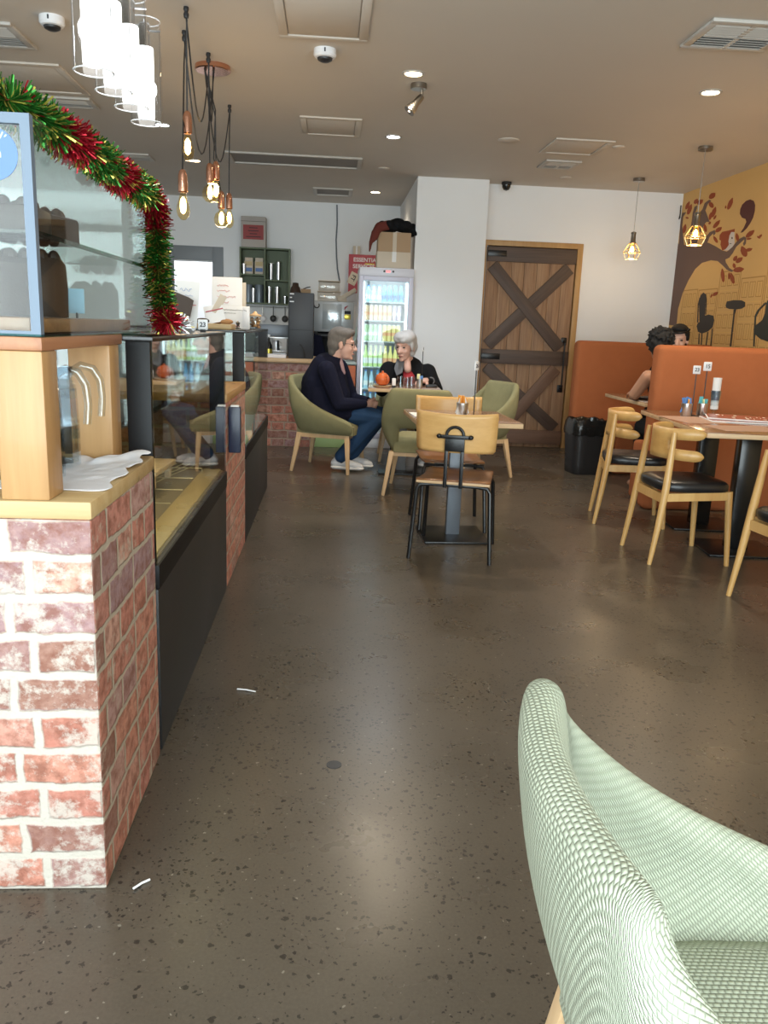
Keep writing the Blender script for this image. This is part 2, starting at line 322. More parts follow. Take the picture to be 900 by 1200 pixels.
def tag(o, label, cat, group=None, kind=None):
    o['label'] = label; o['category'] = cat
    if group: o['group'] = group
    if kind: o['kind'] = kind
    return o
def thing(name, label, cat, loc=(0, 0, 0), rz=0, group=None):
    o = bpy.data.objects.new(name, None); COL.objects.link(o); o.location = loc; o.rotation_euler = (0, 0, R(rz)); o.empty_display_size = .1
    return tag(o, label, cat, group)
def struct(o, label=None):
    o['kind'] = 'structure'
    if label: o['label'] = label
    return o
def dup(src, loc, rz, label, group=None, name=None):
    def cp(o, par):
        c = o.copy(); COL.objects.link(c); c.parent = par
        for k in o.children: cp(k, c)
        return c
    r = cp(src, None); r.location = loc; r.rotation_euler = (0, 0, R(rz)); r['label'] = label
    if group: r['group'] = group
    return r
def text(name, body, size, mt, loc, rot, parent=None, extrude=.0006, bold=0, align='CENTER'):
    c = bpy.data.curves.new('t', 'FONT'); c.body = body; c.size = size; c.extrude = extrude; c.align_x = align; c.align_y = 'CENTER'; c.offset = bold
    o = bpy.data.objects.new('t', c); COL.objects.link(o)
    me = bpy.data.meshes.new_from_object(o.evaluated_get(bpy.context.evaluated_depsgraph_get())); bpy.data.objects.remove(o)
    me.name = name; me.materials.clear(); me.materials.append(mt)
    o = bpy.data.objects.new(name, me); COL.objects.link(o); o.location = loc; o.rotation_euler = [R(a) for a in rot]
    if parent: o.parent = parent
    return o
ORD = ['first', 'second', 'third', 'fourth', 'fifth', 'sixth', 'seventh', 'eighth', 'ninth', 'tenth', 'eleventh', 'twelfth']
def arc(c, r, a0, a1, n, plane='xz'):
    out = []
    for i in range(n+1):
        a = R(a0+(a1-a0)*i/n); u, v = r*math.cos(a), r*math.sin(a)
        out.append({'xz': (c[0]+u, c[1], c[2]+v), 'xy': (c[0]+u, c[1]+v, c[2]), 'yz': (c[0], c[1]+u, c[2]+v)}[plane])
    return out

# ------------------------------------------------------------------ the room
H = 2.74; XR = 3.68; XL = -4.2; YF = -1.0; YB = 8.85; YK = 10.75
struct(MB().box(XL-.1, XR+.1, YF-.1, 12.9, -.1, 0).build('floor', M['floor'], smooth=0), 'dark polished concrete floor flecked with black aggregate')
struct(MB().box(XL-.1, XR+.1, YF-.1, 12.9, H, H+.1).build('ceiling', M['ceil'], smooth=0), 'grey beige plaster ceiling')
b = MB(); b.box(1.56, 1.63, YB, YB+.12, 0, H).box(2.60, XR, YB, YB+.12, 0, H).box(1.63, 2.60, YB, YB+.12, 2.15, H)
struct(b.build('wall_back', M['wall'], smooth=0), 'white wall around the timber door')
b = MB(); b.box(1.5, 2.75, YB+.12, YB+.16, 0, 2.3); struct(b.build('wall_leak_blocker', M['wall'], smooth=0))  # unseen panel added behind the door to block light leaking round it
struct(MB().box(.83, 1.56, 8.62, YK+.1, 0, H, .004).build('wall_column', M['wall'], smooth=0), 'white wall corner beside the drinks fridge')
b = MB(); b.box(XL, -2.02, YK, YK+.1, 0, H).box(-1.50, .83, YK, YK+.1, 0, H).box(-2.02, -1.50, YK, YK+.1, 1.97, H)
struct(b.build('wall_kitchen', M['wall'], smooth=0), 'white wall at the back of the kitchen')
struct(MB().box(XR, XR+.1, YF-.1, YB+.12, 0, H).build('wall_right', M['mustard'], smooth=0), 'mustard yellow wall')
struct(MB().box(XL-.1, XL, YF-.1, 12.9, 0, H).build('wall_left', M['wall'], smooth=0))
b = MB()
b.box(-4.2, -3.7, YF-.1, YF, 0, H).box(3.0, 3.68, YF-.1, YF, 0, H).box(-3.7, 3.0, YF-.1, YF, 2.6, H).box(-3.7, 3.0, YF-.1, YF, 0, .25)
struct(b.build('wall_front', M['wall'], smooth=0))
w1 = struct(MB().box(-3.7, 3.0, YF-.06, YF-.052, .25, 2.6).build('window_1', M['glass'], smooth=0))
b = MB()
for i in range(7):
    x = -3.7+i*6.7/6; b.box(x-.03, x+.03, YF-.09, YF-.02, .25, 2.6, .004)
b.box(-3.7, 3.0, YF-.09, YF-.02, .25, .31, .004).box(-3.7, 3.0, YF-.09, YF-.02, 2.54, 2.6, .004)
b.build('window_frame', M['blackmetal'], w1)
# store room seen through the kitchen doorway
b = MB(); b.box(-3.2, -.9, 12.7, 12.8, 0, H).box(-3.3, -3.2, YK+.1, 12.8, 0, H).box(-.9, -.8, YK+.1, 12.8, 0, H)
struct(b.build('wall_store', M['wall'], smooth=0), 'bright white store room beyond the kitchen doorway')
light('store_lamp', 'AREA', (-1.9, 11.9, 2.7), 32, (.93, .97, 1), 1.2)
b = MB()
b.box(-1.52, -1.385, YK-.025, YK+.01, 0, 2.15, .004).box(-2.16, -2.0, YK-.025, YK+.01, 0, 2.15, .004).box(-2.0, -1.52, YK-.025, YK+.01, 1.98, 2.15, .004)
struct(b.build('trim_1', M['greypaint']), 'grey architrave around the kitchen doorway')
# timber door
dx0, dx1, dz0, dz1, dy = 1.62, 2.575, .004, 2.12, YB-.02
b = MB(); n = 7
for i in range(n):
    x0 = dx0+(dx1-dx0)*i/n; b.box(x0+.0015, x0+(dx1-dx0)/n-.0015, dy, dy+.05, dz0, dz1, .003)
d = struct(b.build('door_1', M['plank']), 'rough timber barn style door with crossed braces')
def brace(p0, p1, w=.145, t=.03, m='brace', name='brace', y=dy):
    a = Vector((p0[0], 0, p0[1])); c = Vector((p1[0], 0, p1[1]))
    L = (c-a).length; o = MB().box(-L/2, L/2, -t, 0, -w/2, w/2, .003).build(name, M[m], d)
    o.location = ((p0[0]+p1[0])/2, y, (p0[1]+p1[1])/2); o.rotation_euler = (0, -math.atan2(c.z-a.z, c.x-a.x), 0); return o
brace((dx0, 2.045), (dx1, 2.045), .15, .034, name='rail'); brace((dx0, .985), (dx1, .985), .15, .034, name='rail'); brace((dx0, .12), (dx1, .12), .15, .034, 'brace2', 'rail')
brace((dx0+.06, 1.93), (dx1-.10, 1.09), .13, .03); brace((dx0+.06, 1.10), (dx1-.06, 1.93), .13, .022)
brace((dx0+.06, .88), (dx1-.08, .22), .13, .022); brace((dx0+.30, .22), (dx1-.12, .88), .13, .03, 'brace2')
for z in (2.05, .985): MB().box(dx0, dx0+.20, dy-.042, dy-.034, z-.03, z+.03, .003).build('hinge_plate', M['blackmetal'], d)
b = MB(); b.box(dx1-.085, dx1-.025, dy-.012, dy, 1.13, 1.21, .004).box(dx1-.085, dx1-.025, dy-.012, dy, .62, .70, .004).tube([(dx1-.055, dy-.01, 1.17), (dx1-.055, dy-.055, 1.15), (dx1-.055, dy-.06, .95), (dx1-.055, dy-.055, .68), (dx1-.055, dy-.01, .66)], .009)
b.build('door_handle', M['blackmetal'], d)
b = MB(); b.box(2.585, 2.645, YB-.035, YB+.12, 0, 2.185, .003).box(1.57, 2.585, YB-.035, YB+.12, 2.13, 2.185, .003).box(1.57, 1.612, YB-.035, YB+.12, 0, 2.13, .003)
struct(b.build('trim_2', M['frame']), 'pine frame around the timber door')
# ------------------------------------------------------------------ ceiling fittings
def downlight(x, y, lamp, label, r=.055, on=True, power=0, col=(1, .85, .65)):
    t = thing('downlight', label, 'ceiling light', (x, y, H), 0, 'round ceiling downlights')
    MB().lathe([(r+.014, 0), (r+.014, -.004), (r, -.007), (r-.004, -.003), (r-.004, 0)], seg=28).build('trim_ring', M['ventwhite'], t)
    MB().lathe([(r-.006, 0), (r-.006, -.004), (.001, -.005)], seg=28).build('lamp_disc', M[lamp], t)
    if power: light('downlight_lamp', 'SPOT', (x, y, H-.03), power, col, .05, spot=R(140))
downlight(.455, 5.294, 'warmlamp', 'warm lit downlight beside the swivelling spotlight', power=90)
downlight(.458, 6.964, 'coollamp', 'cool white lit downlight in the middle of the ceiling', power=90, col=(.85, .93, 1))
downlight(.46, 9.741, 'warmlamp', 'warm lit downlight over the kitchen near the drinks fridge', power=16)
downlight(2.305, 5.308, 'warmlamp', 'warm lit downlight near the large square air vent', power=90)
downlight(-1.372, 6.991, 'coollamp', 'lit downlight just below the glass cylinder pendants', power=16, col=(.9, .95, 1))
downlight(-1.352, 8.413, 'warmlamp', 'lit downlight seen behind the upper left copper bulb', power=12)
downlight(-1.367, 9.717, 'coollamp', 'farthest lit downlight, seen between the bare bulbs', power=12, col=(.9, .95, 1))
for a in ((1.373, 6.862, 'flat round disc in the ceiling at left of the square hatch', .085), (2.281, 6.888, 'flat round disc in the ceiling beside the square hatch corner', .05), (2.249, 8.295, 'small flat disc in the ceiling above the timber door', .06), (.467, 8.302, 'small flat disc in the ceiling near the long filter grille', .055)):
    o = MB().lathe([(a[3], 0), (a[3], -.006), (a[3]-.008, -.010), (.001, -.011)], (0, 0, 0), 28).build('ceiling_disc', M['ceil'], loc=(a[0], a[1], H)); tag(o, a[2], 'ceiling disc', 'flat ceiling discs')
def hatch(x0, x1, y0, y1, label, fr=.045):
    t = thing('access_hatch', label, 'ceiling hatch', ((x0+x1)/2, (y0+y1)/2, H), 0, 'ceiling access hatches'); w, d = (x1-x0)/2, (y1-y0)/2
    b = MB()
    for a in ((-w, w, -d, -d+fr), (-w, w, d-fr, d), (-w, -w+fr, -d+fr, d-fr), (w-fr, w, -d+fr, d-fr)): b.box(*a, -.012, 0, .003)
    b.build('hatch_frame', M['ceil'], t); MB().box(-w+fr+.006, w-fr-.006, -d+fr+.006, d-fr-.006, -.006, 0, .002).build('hatch_panel', M['ceil'], t)
hatch(-.31, .155, 4.10, 4.78, 'square ceiling hatch beside the white smoke detector nearest the camera')
hatch(-.27, .19, 6.45, 7.03, 'rectangular ceiling hatch beyond the smoke detector')
hatch(1.715, 2.19, 6.69, 7.24, 'square ceiling hatch between the round disc and the small vent')
hatch(-2.35, -1.70, 5.53, 6.2, 'ceiling hatch above the tinsel at upper left')
def vent(x0, x1, y0, y1, label, kind='slat', cross=False, fr=.04):
    t = thing('air_vent', label, 'air vent', ((x0+x1)/2, (y0+y1)/2, H), 0, 'ceiling vents'); w, d = (x1-x0)/2, (y1-y0)/2
    b = MB()
    for a in ((-w, w, -d, -d+fr), (-w, w, d-fr, d), (-w, -w+fr, -d+fr, d-fr), (w-fr, w, -d+fr, d-fr)): b.box(*a, -.016, 0, .003)
    if cross: b.box(-.012, .012, -d+fr, d-fr, -.016, -.004).box(-w+fr, w-fr, -.012, .012, -.016, -.004)
    b.build('vent_frame', M['ventwhite'], t)
    MB().box(-w+fr, w-fr, -d+fr, d-fr, -.003, 0).build('vent_backing', M['ventgrey' if kind == 'filter' else 'dark'], t)
    if kind == 'slat':
        b = MB(); n = max(5, int((2*d-2*fr)/.030))
        for i in range(n):
            y = -d+fr+(i+.5)*(2*d-2*fr)/n; s = -1 if y < 0 else 1
            b.box(-w+fr, w-fr, y-.011, y+.011, -.0115, -.0095, rot=(s*38, 0, 0))
        b.build('vent_slats', M['ventwhite'], t)
vent(1.775, 2.22, 4.15, 4.54, 'large square louvred air vent at upper right of the ceiling', cross=True)
vent(1.85, 2.17, 7.50, 7.85, 'small louvred air vent beyond the square hatch', cross=True)
vent(-2.17, -1.725, 4.83, 5.24, 'louvred air vent at the far upper left of the ceiling', cross=True)
vent(-2.17, -1.735, 6.29, 6.57, 'dark louvred vent just above the tinsel'); vent(-2.10, -1.74, 8.2, 8.5, 'dark vent half hidden behind the tinsel')
vent(-1.0, .245, 7.86, 8.38, 'long ceiling grille with a grey filter', 'filter'); vent(-.245, .20, 9.6, 10.1, 'small grey ceiling grille near the kitchen wall', 'filter')
def detector(x, y, label):
    t = thing('smoke_detector', label, 'smoke detector', (x, y, H), 0, 'white ceiling smoke detectors')
    MB().lathe([(.062, 0), (.064, -.03), (.055, -.042), (.045, -.045)], seg=28).build('housing', M['white'], t)
    MB().lathe([(.044, -.043), (.040, -.055), (.022, -.064), (.001, -.066)], seg=24).build('sensor_dome', M['blackplastic'], t)
    MB().box(-.004, .004, -.067, -.061, -.028, -.008, .001).build('indicator', M['darkgrey'], t)
detector(-.072, 4.96, 'white smoke detector beside the nearest ceiling hatch'); detector(-1.474, 4.72, 'white smoke detector at upper left of the glass pendants')
t = thing('dome_camera', 'small black dome camera at the ceiling edge above the timber door', 'security camera', (1.75, 8.70, H))
MB().lathe([(.05, 0), (.052, -.02), (.046, -.028)], seg=24).build('mount', M['blackplastic'], t); MB().lathe([(.044, -.026), (.042, -.05), (.028, -.075), (.001, -.085)], seg=24).build('dome', M['blackgloss'], t)
t = thing('ceiling_spotlight', 'swivelling metal spotlight next to the warm downlight', 'spotlight', (.51, 5.50, H))
MB().lathe([(.05, 0), (.052, -.028), (.048, -.032)], seg=24).build('mount', M['nickel'], t)
MB().tube([(.02, 0, -.03), (.022, 0, -.075)], .009).build('arm', M['nickel'], t)
q = Vector((.022, 0, -.07)); e = Vector((-.06, -.02, -.17)); dv = (e-q).normalized(); rm = Vector((0, 0, 1)).rotation_difference(dv).to_matrix()
MB().lathe([(.018, 0), (.022, .02), (.024, .06), (.036, .10), (.037, .125)], q, 20, axis=rm).build('lamp_head', M['nickel'], t); MB().lathe([(.034, .121), (.001, .126)], q, 20, axis=rm).build('lamp_face', M['warmlamp'], t)

# ------------------------------------------------------------------ pendants
for i, (y, z) in enumerate(((2.80, 1.985), (3.04, 1.99), (3.29, 2.0), (3.54, 2.005))):
    t = thing('glass_pendant', ['glass cylinder pendant nearest the camera, at left of the row', 'second glass cylinder pendant from the left of the row', 'third glass cylinder pendant from the left of the row', 'farthest and lowest looking glass cylinder pendant in the row'][i], 'pendant light', (-.755, y, z), 0, 'glass cylinder pendant lights')
    b = MB(); b.lathe([(.062, .37), (.063, .003), (.060, 0), (.057, .003), (.057, .37), (.060, .372), (.062, .37)], seg=32, cap=False); sh_ = b.build('glass_shade', M['shade'], t)
    for zz in (.002, .37): MB().tube([(.060*math.cos(2*PI*k/32), .060*math.sin(2*PI*k/32), zz) for k in range(32)], .0022, 6, closed=True).build('glass_rim', M['paper'], sh_)
    b = MB(); b.lathe([(.030, .02), (.032, .03), (.032, .27), (.030, .275)], seg=24).build('bubble_tube', M['led'], t)
    MB().lathe([(.02, .276), (.021, .36), (.012, .372)], seg=20).build('lamp_holder', M['chrome'], t)
    MB().bar((-.062, 0, .335), (.062, 0, .335), .004, .012).build('shade_bracket', M['chrome'], t); MB().cyl((0, 0, .37), (0, 0, H-z-.02), .0022, seg=6).build('cable', M['nickel'], t)
    MB().lathe([(.05, H-z), (.05, H-z-.02), (.045, H-z-.022)], seg=24).build('canopy', M['chrome'], t)
    light('pendant_glow', 'POINT', (-.755, y, z+.15), 5, (.95, .97, 1), .06)
t = thing('bulb_chandelier', 'copper chandelier of bare glowing bulbs on swagged black cords', 'chandelier', (-.75, 5.39, H))
MB().lathe([(.105, 0), (.107, -.025), (.10, -.03), (.001, -.031)], seg=36).build('canopy', M['copper'], t)
def P(x, y, z): return Vector((x+.75, y-5.39, z-H))
hooks = [(-.747, 4.458), (-.816, 4.80), (-.741, 5.145), (-.758, 6.273)]
for h in hooks: MB().lathe([(.012, 0), (.014, -.012), (.009, -.022), (.014, -.034), (.011, -.05)], P(*h, H), 14).build('cord_hook', M['blackplastic'], t)
bulbs = [('tear', -.76, 4.52, 2.275, 0), ('tear', -.757, 4.34, 1.965, 1), ('globe', -.765, 5.33, 2.175, 2), ('globe', -.745, 5.70, 2.07, 2), ('tear', -.758, 6.22, 2.135, 3), ('tear', -.735, 5.38, 2.195, -1)]
def sag(a, c, low, n=12):
    return [a.lerp(c, i/n)-Vector((0, 0, low*math.sin(PI*i/n))) for i in range(n+1)]
for kind, x, y, z, h in bulbs:
    # the cord leaves the canopy, hangs over its hook and drops to the lamp holder
    st = P(-.75+random.uniform(-.05, .05), 5.39+random.uniform(-.06, .06), H-.03); top = P(x, y, z)
    if h >= 0:
        hk = P(*hooks[h], H-.045); low = [.38, .52, .30, .42][h]
        pts = sag(st, hk, low)[:-1]+[hk, hk+Vector((.003, 0, -.012))]+[hk.lerp(top, .2)+Vector((0, 0, 0)), top]
        if kind == 'globe': pts = [st, st.lerp(top, .3)+Vector((.03, 0, 0)), st.lerp(top, .7)-Vector((.02, 0, 0)), top] if h != 2 or y > 5.5 else pts
    else: pts = [st, st.lerp(top, .5)+Vector((.03, .0, 0)), top]
    MB().tube(pts, .0042, 6).build('cord', M['blackplastic'], t)
    so_ = MB().lathe([(.006, .03), (.016, .022), (.023, .0), (.024, -.075), (.020, -.08)], top-Vector((0, 0, .02)), 20); so = so_.build('lamp_socket', M['copper'], t)
    c = top-Vector((0, 0, .10))
    prof = [(.014, 0), (.018, -.02), (.030, -.06), (.034, -.085), (.028, -.11), (.012, -.128), (.001, -.13)] if kind == 'tear' else [(.014, 0), (.018, -.015), (.040, -.035), (.050, -.065), (.047, -.09), (.028, -.113), (.001, -.12)]
    MB().lathe(prof, c, 20, cap=False).build('glass_bulb', M['amber'], so)
    MB().lathe([(.004, -.02), (.013, -.035), (.016, -.065), (.012, -.09), (.003, -.10)], c, 10).build('filament', M['filament'], so)
light('bulb_glow', 'POINT', (-.77, 4.75, 1.95), 5, (1, .70, .38), .12); light('bulb_glow', 'POINT', (-.74, 5.75, 1.85), 5, (1, .70, .38), .12)
for y, lb in ((8.145, 'wire cage pendant farthest away, nearest the timber door'), (6.722, 'wire cage pendant hanging in front of the tree mural'), (5.26, 'wire cage pendant cut off by the right edge of the photo')):
    t = thing('cage_pendant', lb, 'pendant light', (2.93, y, H), 0, 'wire cage pendant lights')
    zb = -.60
    MB().lathe([(.055, 0), (.057, -.024), (.052, -.03), (.001, -.031)], seg=28).build('canopy', M['nickel'], t); MB().cyl((0, 0, -.03), (0, 0, zb+.10), .003, seg=8).build('cord', M['nickel'], t)
    MB().lathe([(.008, .11), (.024, .105), (.026, .09), (.022, .085), (.024, .02), (.027, .015), (.027, 0)], (0, 0, zb), 20).build('lamp_socket', M['nickel'], t)
    b = MB(); n = 8; lv = [(.036, .0), (.088, -.085), (.062, -.145)]
    ring = [[Vector((r*math.cos(2*PI*k/n), r*math.sin(2*PI*k/n), zb+z)) for k in range(n)] for r, z in lv]
    for k in range(n):
        b.tube([rg[k] for rg in ring], .0034, 6)
    for rg in ring: b.tube(rg, .0034, 6, closed=True)
    mid = [Vector((.070*math.cos(2*PI*k/n), .070*math.sin(2*PI*k/n), zb-.056)) for k in range(n)]; b.tube(mid, .0024, 6, closed=True)
    b.build('wire_cage', M['brass'], t)
    MB().lathe([(.012, 0), (.018, -.02), (.032, -.05), (.034, -.07), (.024, -.092), (.001, -.10)], (0, 0, zb), 18).build('bulb', M['amber'], t)
    MB().lathe([(.004, -.025), (.014, -.04), (.018, -.06), (.012, -.08), (.002, -.086)], (0, 0, zb), 10).build('filament', M['filament'], t)
    light('cage_glow', 'POINT', (2.93, y, H+zb-.19), 5, (1, .72, .42), .05)
# ------------------------------------------------------------------ counter on the left
XC = -.474
o = MB().box(-1.25, XC, 1.605, 2.185, 0, .85, .006).build('brick_pier', [M['brick'], M['brick3']], smooth=0)
for f in o.data.polygons: f.material_index = int(f.normal.x > .8)
o.data.update(); tag(o, 'whitewashed red brick pier nearest the camera, carrying the pine slab', 'brick pier')
b = MB().box(-1.25, XC+.004, 1.602, 2.19, .85, .888, .006)
o = b.build('pine_slab', [M['pineX']]); tag(o, 'thick pine slab lying on the near brick pier', 'counter top')
t = thing('timber_stand', 'chunky pine stand with square posts under the glass cake display', 'display stand', (-.90, 1.89, .888))
def LB(x0, x1, y0, y1, z0, z1): return (x0+.90, x1+.90, y0-1.89, y1-1.89, z0-.888, z1-.888)
for a in ((-.645, -.551, 1.606, 1.692), (-.655, -.552, 2.09, 2.18), (-1.24, -1.15, 1.606, 1.692), (-1.24, -1.15, 2.09, 2.18)): MB().box(*LB(*a, .888, 1.180), .004).build('post', M['pine'], t)
MB().box(*LB(-1.25, -.549, 1.603, 2.207, 1.180, 1.206), .003).build('stand_top', M['redpine'], t)
# glass jugs and cloth between the posts
def jug(x, y, rz, label, h=.235):
    t = thing('glass_jug', label, 'jug', (x, y, .897), rz, 'clear glass water jugs')
    b = MB(); b.lathe([(.046, 0), (.050, .004), (.051, .09), (.047, h-.05), (.040, h-.03), (.043, h), (.040, h), (.037, h-.03), (.043, h-.055), (.047, .09), (.046, .010), (.001, .009)], seg=8, cap=False)
    b.build('body', M['jug'], t, smooth=20)
    pts = [(.036, 0, h-.012), (.06, 0, h+.004), (.085, 0, h-.004), (.10, 0, h-.03), (.104, 0, h-.07), (.100, 0, h-.115)]
    MB().tube(pts, [.009, .0095, .0095, .009, .008, .0085], 12).build('handle', M['jug'], t)
    MB().lathe([(.044, .0), (.044, .085), (.001, .086)], (0, 0, .012), 8).build('water', M['glass'], t, smooth=20)
jug(-.632, 1.80, 8, 'clear glass jug on the pine slab just behind the front post')
jug(-.645, 1.955, 12, 'clear glass jug second behind the front post, handle showing past the first')
random.seed(3)
rows = []
for i in range(15):
    r = []
    for j in range(23):
        u, v = i/14, j/22
        x = -.72+u*(.246+.012*math.sin(j*.9)); y = 1.70+v*(.375+.085*max(0, min(1, (u-.72)*9)))+.008*math.sin(i*1.3)*v
        edge = max(0, min(1, (u-.55)/.3))
        z = .8895+abs(.010*math.sin(j*1.15+i*.5)*math.sin(i*.7+1))*(.25+.75*edge if v > .3 else .2)+(.010*edge*max(0, v-.4))
        if v > .86: z += .014*abs(math.sin(i*.9))
        r.append((x, y, z))
    rows.append(r)
b = MB(); b.grid(rows, uvs=[[(i*.018, j*.022) for j in range(23)] for i in range(15)])
o = b.build('white_cloth', M['cloth'], smooth=180, solid=.003, sub=1); tag(o, 'crumpled white cloth on the pine slab under the glass jugs', 'cloth')

# upper glass display
t = thing('cake_display', 'tall glass cake display with blue grey metal frame on the pine stand', 'display case', (-.86, 2.08, 1.207))
x0, x1, y0, y1, z1 = -.36, .31, -.475, .472, .392
b = MB(); f = .018
for x in (x0, x1-f): b.box(x, x+f, y0, y0+f, .010, z1-f)
b.box(x0, x1, y0, y0+f, z1-f, z1).box(x0, x1, y0, y0+f, 0, .010)
b.build('frame', M['alu'], t)
MB().box(x0+f, x1-f, y0+.006, y0+.012, .01, z1-f).build('front_glass', M['shopglass'], t, smooth=0)
MB().box(x1-.006, x1, y0+f, y1, .004, z1-.002).build('side_glass', M['sideglass'], t, smooth=0)
MB().box(x0, x1-.006, y1-.006, y1, .004, z1-.002).build('back_glass', M['glass'], t, smooth=0); MB().box(x0, x1, y0+f, y1, z1-.006, z1).build('top_glass', M['glass'], t, smooth=0)
MB().box(x0+.01, x1-.008, y0+.02, y1-.008, .188, .194).build('glass_shelf', M['sideglass'], t, smooth=0); MB().box(x1-.010, x1-.008, y0+.02, y1-.008, .186, .196).build('shelf_edge', M['glassgreen'], t, smooth=0)
MB().box(x0, x1, y0, y1, 0, .004).build('base_glass', M['glassgreen'], t, smooth=0)
MB().box(x0+.02, x1-.03, y0+.03, y1-.12, .005, .035, .004).build('base_tray', M['seatwood'], t)
o = MB().lathe([(.046, 0), (.046, .0008)], seg=48).build('sticker', M['stickerblue'], t); o.rotation_euler = (R(90), 0, 0); o.location = (.239, y0+.0055, .322)
st = o
for ch, a in zip("BAKIN'", (52, 30, 8, -10, -28, -46)):
    text('lettering', ch, .017, M['stickertext'], (-.031*math.sin(R(a)), .006+.031*math.cos(R(a)), .0010), (0, 0, a), st, .0002, .0004)
text('lettering', 'Doh', .021, M['stickertext'], (-.002, .001, .0010), (0, 0, 0), st, .0002, .0006); MB().box(-.008, .012, -.0145, -.0135, .0008, .0012).build('underline', M['stickertext'], st, smooth=0)
def cake(x, y, z, r, h, m, label, sq=False):
    t = thing('chocolate_cake', label, 'cake', (x, y, z), random.uniform(-20, 20), 'dark cakes in the glass display')
    b = MB(); n = 22
    if sq: b.box(-r, r, -r*.8, r*.8, 0, h, .008)
    else: b.lathe([(r, 0), (r*1.02, h*.5), (r*.98, h*.9), (r*.85, h), (r*.3, h*.97), (.001, h*.96)], seg=n)
    b.build('sponge', M[m], t)
    b = MB()
    for k in range(9): a = k*2*PI/9; b.ell((r*.7*math.cos(a), r*.7*math.sin(a)*(.8 if sq else 1), h), (.014, .014, .018), mi=0, u=8, v=6)
    b.build('icing', M['choc' if m == 'choc' else 'cream'], t)
for a in ((-.93, 1.76, 1.243, .09, .12, 'choc', 'dark chocolate cake at front left of the lower display tray'), (-.69, 1.76, 1.243, .088, .115, 'choc', 'dark chocolate cake in the front right corner of the display tray'), (-.685, 1.96, 1.243, .075, .13, 'choc', 'tall dark cake behind the front corner cake on the display tray'), (-.92, 2.02, 1.243, .08, .09, 'crust', 'brown crusted cake at the back of the display tray'),
    (-.66, 1.76, 1.402, .075, .055, 'choc', 'flat dark slice at the front of the glass shelf', True), (-.665, 1.96, 1.402, .07, .06, 'choc', 'dark loaf slice in the middle of the glass shelf', True), (-.88, 1.85, 1.402, .07, .05, 'choc', 'dark cake at the left of the glass shelf', True)): cake(*a)
t = thing('price_stand', 'small blue price ticket on a stand inside the glass display', 'price ticket', (-.66, 2.20, 1.211)); MB().lathe([(.016, 0), (.014, .004), (.003, .008), (.003, .045)], seg=12).build('base', M['blackplastic'], t); MB().box(-.020, .020, -.002, .002, .043, .105, .001).build('ticket', mat('pale_blue_card', (.32, .52, .68), .6), t)

# tinsel
def tinsel_rope(name, label, path, rad, n, cols, L=.042, w=.0028):
    pts = [Vector(p) for p in path]; seg = [(a-c).length for a, c in zip(pts, pts[1:])]; tot = sum(seg); b = MB()
    for i in range(n):
        d = tot*random.random(); dd = d; k = 0
        while k < len(seg)-1 and d > seg[k]: d -= seg[k]; k += 1
        p = pts[k].lerp(pts[k+1], d/seg[k]); tg = (pts[k+1]-pts[k]).normalized()
        x = tg.orthogonal().normalized(); y = tg.cross(x); a = random.random()*2*PI
        o = (x*math.cos(a)+y*math.sin(a)+tg*random.uniform(-.45, .45)).normalized(); s = o.cross(Vector((random.uniform(-1, 1), random.uniform(-1, 1), random.uniform(-1, 1)))).normalized()*w*random.uniform(.7, 1.2)
        l = rad*random.uniform(.75, 1.15); bend = Vector((random.uniform(-1, 1), random.uniform(-1, 1), random.uniform(-1.2, .4)))*l*.22
        q = [p+o*l*.08, p+o*l*.55+bend*.4, p+o*l+bend]
        v = [b.bm.verts.new(z+sg*s) for z in q for sg in (-1, 1)]
        m = cols(dd/tot)
        for j in (0, 2): f = b.bm.faces.new((v[j], v[j+1], v[j+3], v[j+2])); f.material_index = m
    for a, c in zip(pts, pts[1:]): b.tube([a, c], .003, 5, mi=0)
    o = b.build(name, [M['tg'], M['tr'], M['ty'], M['ts']], smooth=0, recalc=False); return tag(o, label, 'tinsel garland')
def mixc(f):
    r = random.random()
    red = math.sin(f*33+.9) > .35
    if red: return 1 if r < .88 else (2 if r < .95 else 0)
    return 0 if r < .72 else (2 if r < .93 else 1)
tinsel_rope('tinsel_garland', 'shiny red and green tinsel garland draped along the top of the glass cake display', [(-1.15, 1.64, 1.625), (-.95, 1.63, 1.625), (-.75, 1.63, 1.632), (-.60, 1.65, 1.628), (-.56, 1.80, 1.612), (-.555, 1.95, 1.612), (-.55, 2.12, 1.606), (-.55, 2.3, 1.604), (-.545, 2.45, 1.605), (-.54, 2.54, 1.598), (-.535, 2.60, 1.55), (-.535, 2.605, 1.45), (-.535, 2.61, 1.36), (-.525, 2.615, 1.29), (-.515, 2.62, 1.25), (-.50, 2.60, 1.238), (-.54, 2.64, 1.240)], .043, 15000, mixc, w=.0017)
tinsel_rope('tinsel_tuft', 'loose tuft of silver tinsel on the black display fridge top', [(-.52, 2.90, 1.222), (-.56, 3.1, 1.222), (-.62, 3.2, 1.23)], .04, 1400, lambda f: 3 if random.random() < .9 else 2)

